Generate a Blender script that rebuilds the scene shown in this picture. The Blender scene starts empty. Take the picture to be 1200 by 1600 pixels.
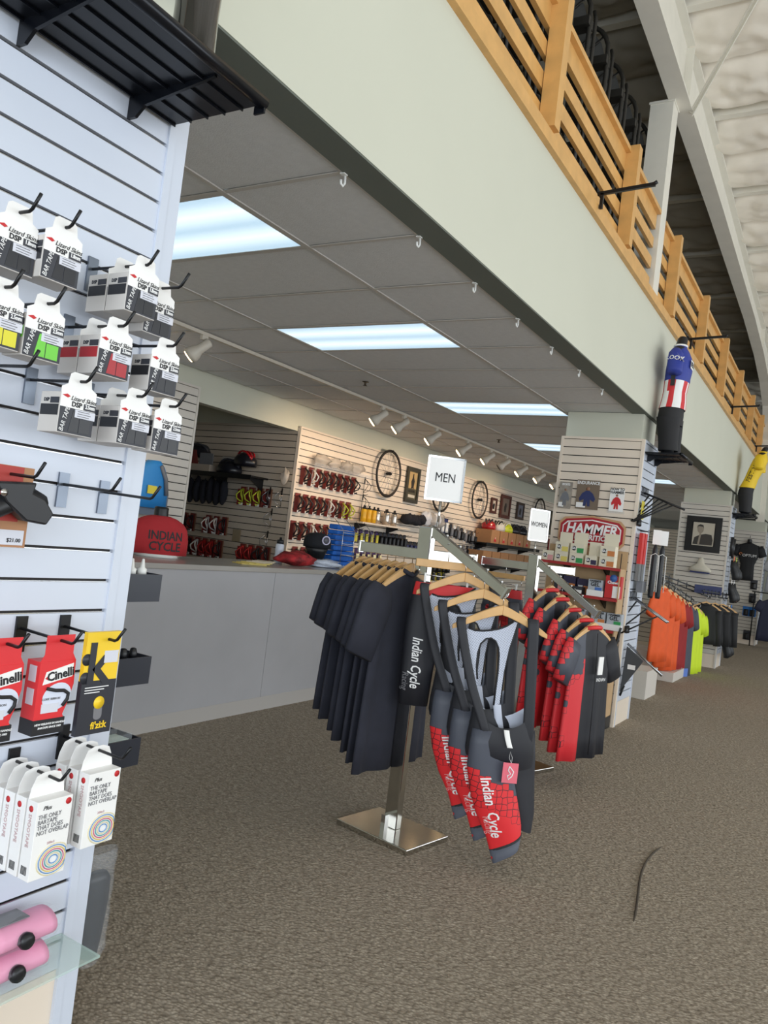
import bpy, bmesh, math, random
from mathutils import Vector, Matrix, noise
from mathutils.bvhtree import BVHTree
random.seed(7)
PI = math.pi
scene = bpy.context.scene
COL = scene.collection

# ------------------------------------------------------------------ camera
CAM_Z = 1.40
F_PX = 1221.34
yaw, pitch, roll = 0.5397587, 0.0307174, 0.1216132
fw = Vector((-math.sin(yaw)*math.cos(pitch), math.cos(yaw)*math.cos(pitch), math.sin(pitch)))
rt = Vector((math.cos(yaw), math.sin(yaw), 0))
up = rt.cross(fw)
r2 = rt*math.cos(roll) + up*math.sin(roll)
u2 = -rt*math.sin(roll) + up*math.cos(roll)
cam_data = bpy.data.cameras.new('camera')
cam_data.sensor_fit = 'VERTICAL'
cam_data.sensor_height = 32.0
cam_data.lens = F_PX/1600*32.0
cam_data.clip_start = 0.05
cam_data.clip_end = 200
cam = bpy.data.objects.new('camera', cam_data)
COL.objects.link(cam)
M = Matrix((r2, u2, -fw)).transposed().to_4x4()
M.translation = Vector((0, 0, CAM_Z))
cam.matrix_world = M
scene.camera = cam

# ------------------------------------------------------------------ world, daylight, exposure
world = bpy.data.worlds.new('sky')
scene.world = world
world.use_nodes = True
bg = world.node_tree.nodes['Background']
bg.inputs[0].default_value = (0.80, 0.90, 1.0, 1)
bg.inputs[1].default_value = 1.0
vs = scene.view_settings
vs.view_transform = 'Standard'
vs.look = 'None'
vs.exposure = 0.0
vs.gamma = 1.0
vs.use_curve_mapping = False

def area_light(name, loc, target, sx, sy, power, color=(1, 1, 1)):
    d = bpy.data.lights.new(name, 'AREA')
    d.shape = 'RECTANGLE'; d.size = sx; d.size_y = sy; d.energy = power; d.color = color
    o = bpy.data.objects.new(name, d); COL.objects.link(o)
    o.location = loc
    o.rotation_euler = (Vector(target) - Vector(loc)).to_track_quat('-Z', 'Y').to_euler()
    return o
# daylight entering by the storefront windows on the aisle side and behind the viewer
area_light('storefront_daylight', (6.45, 7.0, 2.2), (-1.6, 7.0, 2.2), 20.0, 3.4, 540, (0.93, 0.97, 1.0))
area_light('entrance_daylight', (2.0, -4.4, 2.0), (1.0, 6.0, 1.9), 7.0, 3.2, 330, (0.86, 0.93, 1.0))

# ------------------------------------------------------------------ colour and material helpers
def lin(c):
    def f(v):
        v = v/255.0
        return v/12.92 if v <= 0.04045 else ((v+0.055)/1.055)**2.4
    return (f(c[0]), f(c[1]), f(c[2]), 1.0)
MATS = {}
def mat(name, rgb, rough=0.5, metal=0.0, var=0.0, vscale=30.0, bump=0.0, bscale=200.0, coat=0.0, spec=None, trans=0.0, alpha=1.0, emit=None, estr=0.0):
    if name in MATS: return MATS[name]
    m = bpy.data.materials.new(name); m.use_nodes = True
    nt = m.node_tree; b = nt.nodes['Principled BSDF']
    c = lin(rgb)
    b.inputs['Base Color'].default_value = c
    b.inputs['Roughness'].default_value = rough
    b.inputs['Metallic'].default_value = metal
    if coat: b.inputs['Coat Weight'].default_value = coat
    if spec is not None: b.inputs['Specular IOR Level'].default_value = spec
    if trans: b.inputs['Transmission Weight'].default_value = trans
    if alpha < 1: b.inputs['Alpha'].default_value = alpha
    if emit:
        b.inputs['Emission Color'].default_value = lin(emit); b.inputs['Emission Strength'].default_value = estr
    if var or bump:
        tc = nt.nodes.new('ShaderNodeTexCoord')
        n = nt.nodes.new('ShaderNodeTexNoise'); n.inputs['Scale'].default_value = vscale; n.inputs['Detail'].default_value = 3
        nt.links.new(tc.outputs['Object'], n.inputs['Vector'])
        if var:
            r = nt.nodes.new('ShaderNodeValToRGB')
            r.color_ramp.elements[0].position = 0.3; r.color_ramp.elements[1].position = 0.7
            r.color_ramp.elements[0].color = [v*(1-var) for v in c[:3]]+[1]
            r.color_ramp.elements[1].color = [min(1, v*(1+var)) for v in c[:3]]+[1]
            nt.links.new(n.outputs[0], r.inputs[0]); nt.links.new(r.outputs[0], b.inputs['Base Color'])
        if bump:
            n2 = nt.nodes.new('ShaderNodeTexNoise'); n2.inputs['Scale'].default_value = bscale; n2.inputs['Detail'].default_value = 2
            nt.links.new(tc.outputs['Object'], n2.inputs['Vector'])
            bp = nt.nodes.new('ShaderNodeBump'); bp.inputs['Strength'].default_value = bump; bp.inputs['Distance'].default_value = 0.01
            nt.links.new(n2.outputs[0], bp.inputs['Height']); nt.links.new(bp.outputs[0], b.inputs['Normal'])
    MATS[name] = m
    return m

# ------------------------------------------------------------------ mesh helpers
class MB:
    def __init__(s): s.v = []; s.f = []; s.mi = []; s.sm = []; s.m = 0
    def add(s, vs, fs, smooth=False):
        o = len(s.v); s.v += [tuple(p) for p in vs]
        for f in fs:
            s.f.append(tuple(i+o for i in f)); s.mi.append(s.m); s.sm.append(smooth)
        return s
    def box(s, x0, x1, y0, y1, z0, z1, mtx=None):
        p = [Vector((x, y, z)) for z in (z0, z1) for y in (y0, y1) for x in (x0, x1)]
        if mtx is not None: p = [mtx @ q for q in p]
        return s.add(p, [(0, 2, 3, 1), (4, 5, 7, 6), (0, 1, 5, 4), (2, 6, 7, 3), (0, 4, 6, 2), (1, 3, 7, 5)])
    def bar(s, a, b, w, h, upv=(0, 0, 1)):
        a = Vector(a); b = Vector(b); d = (b-a); L = d.length; d.normalize()
        u = Vector(upv); sd = d.cross(u)
        if sd.length < 1e-4: sd = d.cross(Vector((1, 0, 0)))
        sd.normalize(); u = sd.cross(d)
        mt = Matrix((d, sd, u)).transposed().to_4x4(); mt.translation = a
        return s.box(0, L, -w/2, w/2, -h/2, h/2, mt)
    def tube(s, pts, r, n=6, caps=True, closed=False):
        pts = [Vector(p) for p in pts]; N = len(pts)
        rad = r if isinstance(r, (list, tuple)) else [r]*N
        vs = []; prev = None
        for i, p in enumerate(pts):
            if closed: t = pts[(i+1) % N]-pts[i-1]
            else: t = pts[min(i+1, N-1)]-pts[max(i-1, 0)]
            t.normalize()
            if prev is None:
                a = Vector((0, 0, 1)) if abs(t.z) < 0.9 else Vector((1, 0, 0))
                u = t.cross(a).normalized()
            else:
                u = prev - t*prev.dot(t)
                u = u.normalized() if u.length > 1e-6 else t.orthogonal().normalized()
            prev = u; w = t.cross(u)
            for k in range(n):
                an = 2*PI*k/n
                vs.append(p+(u*math.cos(an)+w*math.sin(an))*rad[i])
        fs = []
        for i in range(N if closed else N-1):
            j = (i+1) % N
            for k in range(n):
                fs.append((i*n+k, i*n+(k+1) % n, j*n+(k+1) % n, j*n+k))
        if caps and not closed:
            fs.append(tuple(range(n-1, -1, -1))); fs.append(tuple((N-1)*n+k for k in range(n)))
        return s.add(vs, fs, True)
    def cyl(s, a, b, r, n=12, r2=None): return s.tube([a, b], [r, r if r2 is None else r2], n)
    def lathe(s, prof, n=16, mtx=None):
        vs = []
        for (r, z) in prof:
            for k in range(n):
                an = 2*PI*k/n; p = Vector((r*math.cos(an), r*math.sin(an), z))
                vs.append(mtx @ p if mtx is not None else p)
        fs = []
        for i in range(len(prof)-1):
            for k in range(n): fs.append((i*n+k, i*n+(k+1) % n, (i+1)*n+(k+1) % n, (i+1)*n+k))
        fs.append(tuple(range(n-1, -1, -1))); fs.append(tuple((len(prof)-1)*n+k for k in range(n)))
        return s.add(vs, fs, True)
    def loft(s, rings, cap0=True, cap1=True, smooth=True):
        n = len(rings[0]); vs = [p for r in rings for p in r]; fs = []
        for i in range(len(rings)-1):
            for k in range(n): fs.append((i*n+k, i*n+(k+1) % n, (i+1)*n+(k+1) % n, (i+1)*n+k))
        if cap0: fs.append(tuple(range(n-1, -1, -1)))
        if cap1: fs.append(tuple((len(rings)-1)*n+k for k in range(n)))
        return s.add(vs, fs, smooth)
    def prism(s, poly, h0, h1, mtx=None):
        """polygon in local xy, extruded along local z"""
        n = len(poly)
        p = [Vector((x, y, h0)) for x, y in poly]+[Vector((x, y, h1)) for x, y in poly]
        if mtx is not None: p = [mtx @ q for q in p]
        fs = [tuple(range(n-1, -1, -1)), tuple(range(n, 2*n))]+[(i, (i+1) % n, n+(i+1) % n, n+i) for i in range(n)]
        return s.add(p, fs)
    def sheet(s, fn, nu, nv, smooth=True):
        vs = [fn(i/nu, j/nv) for j in range(nv+1) for i in range(nu+1)]
        fs = [(j*(nu+1)+i, j*(nu+1)+i+1, (j+1)*(nu+1)+i+1, (j+1)*(nu+1)+i) for j in range(nv) for i in range(nu)]
        return s.add(vs, fs, smooth)
    def mesh(s, name, mats):
        me = bpy.data.meshes.new(name); me.from_pydata(s.v, [], s.f)
        for m in (mats if isinstance(mats, (list, tuple)) else [mats]): me.materials.append(m)
        me.polygons.foreach_set('material_index', s.mi); me.polygons.foreach_set('use_smooth', s.sm)
        me.update()
        return me
    def build(s, name, mats, parent=None, loc=None, rotz=None, label=None, bevel=0):
        o = bpy.data.objects.new(name, s.mesh(name, mats)); COL.objects.link(o)
        if parent: o.parent = parent
        if loc: o.location = loc
        if rotz: o.rotation_euler = (0, 0, rotz)
        if label: o['label'] = label
        if bevel:
            md = o.modifiers.new('bevel', 'BEVEL'); md.width = bevel; md.segments = 2; md.limit_method = 'ANGLE'
        return o
def inst(name, me, parent=None, loc=(0, 0, 0), rot=None, scale=None):
    o = bpy.data.objects.new(name, me); COL.objects.link(o); o.location = loc
    if parent: o.parent = parent
    if rot: o.rotation_euler = rot
    if scale: o.scale = scale
    return o
def tag(o, label, cat, group=None, kind=None):
    o['label'] = label; o['category'] = cat
    if group: o['group'] = group
    if kind: o['kind'] = kind
    return o
def thing(name, label, cat, loc=(0, 0, 0), rotz=0.0, group=None):
    o = bpy.data.objects.new(name, None); COL.objects.link(o); o.empty_display_size = 0.1
    o.location = loc; o.rotation_euler = (0, 0, rotz)
    return tag(o, label, cat, group)
def struct(o): o['kind'] = 'structure'; return o
def struct_empty(name, loc=(0, 0, 0), rotz=0.0):
    o = bpy.data.objects.new(name, None); COL.objects.link(o); o.location = loc; o.rotation_euler = (0, 0, rotz)
    o['kind'] = 'structure'; return o
def dup(root, loc=None, rot=None, label=None, group=None, scale=None):
    def cp(o, par):
        c = o.copy(); COL.objects.link(c); c.parent = par
        for ch in o.children: cp(ch, c)
        return c
    r = cp(root, None)
    if loc: r.location = loc
    if rot is not None: r.rotation_euler = rot
    if scale: r.scale = scale
    if label: r['label'] = label
    if group: r['group'] = group
    return r
TXT = {}
def text_mesh(s, size, m, shear=0.0, align='CENTER', bold=0.0, xs=1.0, space=1.0):
    key = (s, size, m.name, shear, align, bold, xs, space)
    if key in TXT: return TXT[key]
    c = bpy.data.curves.new('lettering', 'FONT'); c.body = s; c.size = size; c.shear = shear
    c.align_x = align; c.align_y = 'CENTER'; c.offset = bold; c.resolution_u = 2; c.space_character = space
    c.space_line = 0.85; c.extrude = 0.0004
    o = bpy.data.objects.new('lettering_tmp', c); COL.objects.link(o)
    dg = bpy.context.evaluated_depsgraph_get(); dg.update()
    me = bpy.data.meshes.new_from_object(o.evaluated_get(dg))
    bpy.data.objects.remove(o); bpy.data.curves.remove(c)
    me.materials.clear(); me.materials.append(m); me.name = 'lettering'
    if xs != 1.0:
        for v in me.vertices: v.co.x *= xs
    TXT[key] = me
    return me
def frame(right, upv):
    r = Vector(right).normalized(); u = Vector(upv); n = r.cross(u).normalized(); u = n.cross(r)
    return Matrix((r, u, n)).transposed().to_4x4()
def lettering(s, size, m, parent, loc, right=(1, 0, 0), upv=(0, 0, 1), name='lettering', **kw):
    me = text_mesh(s, size, m, **kw)
    o = bpy.data.objects.new(name, me); COL.objects.link(o); o.parent = parent
    mt = frame(right, upv); mt.translation = Vector(loc); o.matrix_local = mt
    return o
def wrapped_lettering(s, size, m, parent, target, loc, right, upv, off=0.002, name='lettering', **kw):
    """lettering printed onto a curved part (the target's mesh, same local space)"""
    me = text_mesh(s, size, m, **kw).copy()
    mt = frame(right, upv); mt.translation = Vector(loc)
    n = (mt.to_3x3() @ Vector((0, 0, 1)))
    tm = target.data; bv = BVHTree.FromPolygons([v.co for v in tm.vertices], [tuple(p.vertices) for p in tm.polygons])
    last = None
    for v in me.vertices:
        p = mt @ v.co
        h = bv.ray_cast(p+n*0.25, -n)
        if h[0] is not None: last = n.dot(h[0]-mt.translation); v.co = h[0]+n*(off+v.co.z)
        elif last is not None: v.co = p+n*(last+off)
        else: v.co = p
    o = bpy.data.objects.new(name, me); COL.objects.link(o); o.parent = parent
    return o

# ------------------------------------------------------------------ materials of the place
WHITE_SLAT = mat('white_laminate', (208, 215, 228), 0.32, var=0.02, vscale=3)
CREAM_SLAT = mat('cream_laminate', (234, 220, 203), 0.4, var=0.03, vscale=3)
GROOVE = mat('groove_shadow_board', (48, 44, 42), 0.8)
ALU = mat('aluminium_insert', (200, 202, 206), 0.25, 1.0)
GREEN = mat('sage_paint', (205, 206, 190), 0.65, var=0.015, vscale=1.5, bump=0.03, bscale=300)
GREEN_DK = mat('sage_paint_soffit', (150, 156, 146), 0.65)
TILE = mat('ceiling_tile', (220, 221, 222), 0.9, var=0.03, vscale=25, bump=0.25, bscale=160)
TBAR = mat('ceiling_grid_metal', (200, 196, 190), 0.5)
WOOD = mat('oak_railing', (214, 166, 100), 0.42, var=0.10, vscale=9)
STEEL = mat('white_steel_paint', (226, 222, 210), 0.5, var=0.03, vscale=6)
BLANKET = mat('insulation_blanket_vinyl', (242, 235, 222), 0.38, var=0.03, vscale=5, bump=0.35, bscale=9)
BLACK = mat('black_metal', (24, 25, 28), 0.35, 0.3)
BLACK_PL = mat('black_plastic', (22, 23, 27), 0.4)
CHROME = mat('chrome', (205, 205, 205), 0.10, 1.0)
CHROME_B = mat('brushed_chrome', (196, 194, 188), 0.13, 1.0, var=0.06, vscale=8)
WHITE = mat('white_card', (244, 243, 241), 0.5)
WHITE_PL = mat('white_plastic', (232, 232, 228), 0.35)
GREYTXT = mat('grey_print', (120, 120, 124), 0.6)
BLACKTXT = mat('black_print', (26, 26, 30), 0.6)
WHITETXT = mat('white_print', (240, 240, 240), 0.6)
REDTXT = mat('red_print', (200, 40, 45), 0.6)
CLEAR = mat('clear_plastic', (225, 232, 240), 0.06, alpha=0.12)
HANGER = mat('maple_hanger', (214, 170, 112), 0.38, var=0.10, vscale=14)

def carpet_material():
    m = bpy.data.materials.new('loop_carpet'); m.use_nodes = True; nt = m.node_tree; b = nt.nodes['Principled BSDF']
    N = nt.nodes.new; L = nt.links.new
    tc = N('ShaderNodeTexCoord'); mp = N('ShaderNodeMapping'); mp.inputs['Rotation'].default_value = (0, 0, 0.4); mp.inputs['Scale'].default_value = (1, 1.5, 1)
    L(tc.outputs['Object'], mp.inputs[0])
    v = N('ShaderNodeTexVoronoi'); v.inputs['Scale'].default_value = 62; L(mp.outputs[0], v.inputs['Vector'])
    n1 = N('ShaderNodeTexNoise'); n1.inputs['Scale'].default_value = 28; n1.inputs['Detail'].default_value = 6; n1.inputs['Roughness'].default_value = 0.75; L(mp.outputs[0], n1.inputs['Vector'])
    n2 = N('ShaderNodeTexNoise'); n2.inputs['Scale'].default_value = 0.7; n2.inputs['Detail'].default_value = 3; L(tc.outputs['Object'], n2.inputs['Vector'])
    r1 = N('ShaderNodeValToRGB'); r1.color_ramp.elements[0].position = 0.33; r1.color_ramp.elements[1].position = 0.7
    r1.color_ramp.elements[0].color = lin((150, 138, 122)); r1.color_ramp.elements[1].color = lin((208, 196, 178))
    L(n1.outputs[0], r1.inputs[0])
    r2 = N('ShaderNodeValToRGB'); r2.color_ramp.elements[0].position = 0.0; r2.color_ramp.elements[1].position = 0.55
    r2.color_ramp.elements[0].color = (1.12, 1.12, 1.12, 1); r2.color_ramp.elements[1].color = (0.70, 0.69, 0.68, 1)
    L(v.outputs['Distance'], r2.inputs[0])
    mx = N('ShaderNodeMixRGB'); mx.blend_type = 'MULTIPLY'; mx.inputs[0].default_value = 1.0; L(r1.outputs[0], mx.inputs[1]); L(r2.outputs[0], mx.inputs[2])
    r3 = N('ShaderNodeValToRGB'); r3.color_ramp.elements[0].color = (0.92, 0.92, 0.92, 1); r3.color_ramp.elements[1].color = (1.06, 1.05, 1.04, 1); L(n2.outputs[0], r3.inputs[0])
    mx2 = N('ShaderNodeMixRGB'); mx2.blend_type = 'MULTIPLY'; mx2.inputs[0].default_value = 1.0; L(mx.outputs[0], mx2.inputs[1]); L(r3.outputs[0], mx2.inputs[2])
    L(mx2.outputs[0], b.inputs['Base Color'])
    ad = N('ShaderNodeMath'); ad.operation = 'SUBTRACT'; L(n1.outputs[0], ad.inputs[0]); L(v.outputs['Distance'], ad.inputs[1])
    bp = N('ShaderNodeBump'); bp.inputs['Strength'].default_value = 0.9; bp.inputs['Distance'].default_value = 0.012
    L(ad.outputs[0], bp.inputs['Height']); L(bp.outputs[0], b.inputs['Normal'])
    b.inputs['Roughness'].default_value = 0.95; b.inputs['Specular IOR Level'].default_value = 0.15
    return m
CARPET = carpet_material()

# ------------------------------------------------------------------ the building shell
FX = -1.62          # face of the mezzanine fascia and of the columns
CEIL = 2.75
RAIL0 = 3.62        # bottom of the timber trim on the fascia
BX = -5.41          # back slatwall
struct(MB().box(-9.5, 6.6, -4.6, 27, -0.1, 0).build('floor', CARPET))
struct(MB().box(FX-0.14, FX, -4.6, 26.9, CEIL, RAIL0).build('wall_fascia', GREEN))
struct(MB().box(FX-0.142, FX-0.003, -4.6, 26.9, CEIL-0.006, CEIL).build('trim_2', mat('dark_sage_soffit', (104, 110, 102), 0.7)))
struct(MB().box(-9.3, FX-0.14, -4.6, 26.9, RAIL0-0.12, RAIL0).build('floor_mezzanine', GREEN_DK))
struct(MB().box(-9.5, -9.3, -4.6, 27, 0, 7.4).build('wall_back', GREEN))
struct(MB().box(-9.3, 6.6, 26.9, 27.1, 0, 7.0).build('wall_far', GREEN))
struct(MB().box(-9.3, 6.6, -4.8, -4.6, 3.7, 7.6).box(-9.3, -1.8, -4.8, -4.6, 0, 3.7).box(-1.8, 6.6, -4.8, -4.6, 0, 0.35).build('wall_entrance', GREEN))
w = MB().box(6.6, 6.8, -4.6, 27, 0, 0.45).box(6.6, 6.8, -4.6, 27, 4.0, 7.6)
for k in range(12):
    w.box(6.6, 6.8, -4.6+k*2.8, -4.4+k*2.8, 0.45, 4.0)
struct(w.build('wall_right', GREEN))

# suspended ceiling under the mezzanine: one object for each tile, real recessed grid
ceiling = struct_empty('ceiling', (0, 0, CEIL))
GX = [-1.765, -2.38, -3.60, -4.82, -5.43]
GY0 = 2.35
tile_mesh = {}
LIGHT_BAYS = {(1, 0), (1, 3), (1, 7), (1, 11), (1, 16)}
for j in range(-3, 26):
    y0 = GY0+0.61*j
    for i in range(4):
        if (i, j) in LIGHT_BAYS: continue
        wx = GX[i]-GX[i+1]
        if wx not in tile_mesh:
            tile_mesh[wx] = MB().box(-wx+0.012, -0.012, 0.012, 0.598, 0.004, 0.02).mesh('ceiling_tile', TILE)
        inst('ceiling_tile', tile_mesh[wx], ceiling, (GX[i], y0, 0))
g = MB()
for x in GX[:-1]: g.box(x-0.012, x+0.012, GY0-1.83, GY0+0.61*26, -0.003, 0.003)
g.build('grid_runner', TBAR, ceiling)
tm = MB().box(GX[-1], GX[0], -0.012, 0.012, -0.002, 0.002).mesh('grid_cross_bar', TBAR)
for j in range(-3, 27): inst('grid_cross_bar', tm, ceiling, (0, GY0+0.61*j, 0))
MB().box(GX[-1]-4, GX[0], -4, 26.8, 0.03, 0.06).build('ceiling_deck', TILE, ceiling)

LENS = bpy.data.materials.new('ribbed_light_lens'); LENS.use_nodes = True
_nt = LENS.node_tree; _b = _nt.nodes['Principled BSDF']
_tc = _nt.nodes.new('ShaderNodeTexCoord'); _sp = _nt.nodes.new('ShaderNodeSeparateXYZ'); _nt.links.new(_tc.outputs['Object'], _sp.inputs[0])
# two fluorescent tubes behind the lens glow brighter than the rest of it
_m1 = _nt.nodes.new('ShaderNodeMath'); _m1.operation = 'ABSOLUTE'; _nt.links.new(_sp.outputs[1], _m1.inputs[0])
_m2 = _nt.nodes.new('ShaderNodeMath'); _m2.operation = 'SUBTRACT'; _m2.inputs[1].default_value = 0.13; _nt.links.new(_m1.outputs[0], _m2.inputs[0])
_m3 = _nt.nodes.new('ShaderNodeMath'); _m3.operation = 'ABSOLUTE'; _nt.links.new(_m2.outputs[0], _m3.inputs[0])
_rp = _nt.nodes.new('ShaderNodeValToRGB'); _rp.color_ramp.elements[0].position = 0.0; _rp.color_ramp.elements[1].position = 0.12
_rp.color_ramp.elements[0].color = (0.80, 0.95, 1.0, 1); _rp.color_ramp.elements[1].color = (0.42, 0.60, 0.74, 1)
_nt.links.new(_m3.outputs[0], _rp.inputs[0]); _nt.links.new(_rp.outputs[0], _b.inputs['Emission Color'])
_b.inputs['Emission Strength'].default_value = 1.12; _b.inputs['Base Color'].default_value = (0.5, 0.55, 0.6, 1)
_wv = _nt.nodes.new('ShaderNodeTexWave'); _wv.inputs['Scale'].default_value = 40; _nt.links.new(_tc.outputs['Object'], _wv.inputs[0])
_bp = _nt.nodes.new('ShaderNodeBump'); _bp.inputs['Strength'].default_value = 0.4; _nt.links.new(_wv.outputs[0], _bp.inputs['Height']); _nt.links.new(_bp.outputs[0], _b.inputs['Normal'])
names = ['ceiling light panel nearest the near slatwall column', 'second ceiling light panel, above the grey counter', 'third ceiling light panel, beside the far slatwall column', 'fourth ceiling light panel, just left of the far column', 'farthest ceiling light panel behind the far column']
for n_, (i, j) in zip(names, sorted(LIGHT_BAYS)):
    t = thing('ceiling_light', 'bluish white fluorescent '+n_, 'ceiling light', (GX[1]-0.61, GY0+0.61*j+0.305, CEIL), 0, 'troffer lights in the dropped ceiling')
    MB().box(-0.585, 0.585, -0.28, 0.28, 0.001, 0.006).build('lens', LENS, t)
    f = MB()
    f.box(-0.6, 0.6, -0.298, -0.28, -0.002, 0.02).box(-0.6, 0.6, 0.28, 0.298, -0.002, 0.02).box(-0.6, -0.585, -0.28, 0.28, -0.002, 0.02).box(0.585, 0.6, -0.28, 0.28, -0.002, 0.02)
    f.build('frame', TBAR, t)

# slatwalls: a backing board with a separate slat for every board between the grooves
PITCH = 0.0762
def slatwall(name, origin, rotz, width, z0, z1, m, label=None, cat=None, insert=False, trim=(True, True), top=True, first=None, kick=0.0):
    """local x along the wall, local -y is the face, built upward from z0"""
    if label: root = thing(name, label, cat, origin, rotz)
    else: root = struct_empty(name, origin, rotz)
    MB().box(0, width, 0.012, 0.03, z0, z1).build('backing_board', GROOVE, root)
    n = int(round((z1-z0)/PITCH))
    a = 0.02 if trim[0] else 0; b = width-(0.02 if trim[1] else 0)
    sm = MB().box(a, b, 0, 0.0125, 0.0045, PITCH-0.0045).mesh('slat', m)
    im = MB().box(a+0.003, b-0.003, 0.0015, 0.0122, -0.0042, -0.0018).mesh('groove_insert', ALU) if insert else None
    for k in range(n):
        inst('slat', sm, root, (0, 0, z0+k*PITCH))
        if insert and k: inst('groove_insert', im, root, (0, 0, z0+k*PITCH))
    e = MB()
    if trim[0]: e.box(-0.004, 0.02, -0.006, 0.034, z0-kick, z1)
    if trim[1]: e.box(width-0.02, width+0.004, -0.006, 0.034, z0-kick, z1)
    if top: e.box(-0.004, width+0.004, -0.006, 0.034, z1, z1+0.022)
    if e.v: e.build('edge_trim', m, root)
    if kick: MB().box(0, width, 0.004, 0.03, z0-kick, z0).build('kick_board', CREAM_SLAT, root)
    return root

# green column cores with slatwall on their faces
COLS = [0.85, 6.95, 13.05, 19.15]
for k, y in enumerate(COLS):
    struct(MB().box(-2.34, FX-0.036, y+0.036, y+0.55, 0, CEIL).build('wall_column', GREEN))
# near column: the aisle face and the far face
slatwall('slatwall_panel', (FX, 0.82, 0.21), PI/2, 0.58, 0.0, 30*PITCH, WHITE_SLAT, 'white slatwall panel with metal groove inserts on the near column', 'slatwall', insert=True, kick=0.21)
slatwall('slatwall_panel', (FX, 1.438, 0.21), PI, 0.74, 0.0, 30*PITCH, WHITE_SLAT, 'white slatwall panel on the far side of the near column, seen edge on', 'slatwall', kick=0.21)
cn = ['', 'column behind the red sign', 'column with the framed portrait', 'farthest column with the black jersey']
for k in (1, 2, 3):
    y = COLS[k]
    slatwall('slatwall_panel', (-2.36, y, 0.21), 0, 0.74, 0.0, 30*PITCH, CREAM_SLAT if k == 1 else mat('pale_laminate', (214, 208, 198), 0.4), 'cream slatwall panel on the front of the '+cn[k], 'slatwall', kick=0.21)
    slatwall('slatwall_panel', (FX, y+0.036, 0.21), PI/2, 0.52, 0.0, 30*PITCH, WHITE_SLAT, 'narrow white slatwall panel on the aisle side of the '+cn[k], 'slatwall', kick=0.21)

# back wall: long peach-lit slatwall, alcove beside it, shorter panel nearer the camera
slatwall('slatwall_panel', (BX, 7.0, 0.21), PI/2, 10.6, 0.0, 30*PITCH, CREAM_SLAT, 'long cream slatwall behind the counter, lit by the track lights', 'slatwall')
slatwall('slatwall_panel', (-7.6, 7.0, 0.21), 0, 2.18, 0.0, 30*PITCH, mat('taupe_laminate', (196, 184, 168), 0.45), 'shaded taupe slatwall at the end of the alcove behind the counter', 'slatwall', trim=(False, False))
slatwall('slatwall_panel', (BX, 3.2, 0.21), PI/2, 2.18, 0.0, 31*PITCH, mat('pale_laminate', (214, 208, 198), 0.4), 'pale grey slatwall panel behind the red shirt bust', 'slatwall')
struct(MB().box(BX-0.15, BX-0.04, -4.6, 26, 2.46, CEIL+0.1).build('trim_1', GREEN))
struct(MB().box(BX-0.2, BX-0.035, 7.04, 26, 0, 2.5).box(BX-0.2, BX-0.035, -4.6, 5.36, 0, 2.5).build('wall_left', GREEN))
struct(MB().box(-8.0, BX-0.05, 7.04, 7.14, 0, CEIL).box(-8.0, -7.9, 4, 7.04, 0, CEIL).build('wall_alcove', GREEN))
# ------------------------------------------------------------------ timber railing on the mezzanine edge
railing = thing('wooden_railing', 'honey oak slatted railing along the edge of the mezzanine', 'railing', (FX, 0, RAIL0))
Y0, Y1 = -2.0, 26.5
POSTS = [3.95+1.69*k for k in range(-3, 14)]
MB().box(-0.03, 0.035, Y0, Y1, 0.0, 0.075).build('base_trim', WOOD, railing)
MB().box(-0.06, 0.018, Y0, Y1, 0.075, 0.10).build('ledge', WOOD, railing)
for nm, a, b in (('rail_board', 0.13, 0.245), ('rail_board', 0.325, 0.42), ('rail_board', 0.505, 0.59)):
    for k in range(len(POSTS)-1):
        y0_, y1_ = POSTS[k]-(0.8 if k == 0 else 0), POSTS[k+1]
        for q0, q1 in (((y0_, 6.69), (6.91, y1_)) if y0_ < 6.8 < y1_ else ((y0_, y1_),)):
            MB().box(-0.075, -0.05, q0, q1, a, b).build(nm, WOOD, railing)
for q0, q1 in ((Y0, 6.69), (6.91, Y1)):
    MB().box(-0.075, -0.045, q0, q1, 0.665, 0.79).build('top_rail_face', WOOD, railing)
    MB().box(-0.14, -0.01, q0, q1, 0.79, 0.825).build('top_rail_cap', WOOD, railing)
pm = MB().box(-0.045, 0.05, -0.042, 0.042, 0.10, 0.845).mesh('post', WOOD)
for y in POSTS: inst('post', pm, railing, (0, y, 0))
# dark shop stock behind the boards on the mezzanine (shoe boxes, folded goods)
for k, y in enumerate((4.86, 8.24, 11.62, 15.0)):
    o = MB(); o.bar((0, 0, 0), (0.36, 0, 0.02), 0.02, 0.022).bar((0.03, 0, 0), (0.03, 0, -0.10), 0.02, 0.02)
    o.tube([(0.345, 0, 0.02), (0.37, 0, 0.035)], 0.012)
    tag(o.build('flag_bracket', BLACK, None, (FX+0.02, y, RAIL0+0.145)), 'black display arm sticking out of the railing, %s along' % ('nearest', 'second', 'third', 'farthest')[k], 'bracket', 'display arms on the railing')

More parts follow.
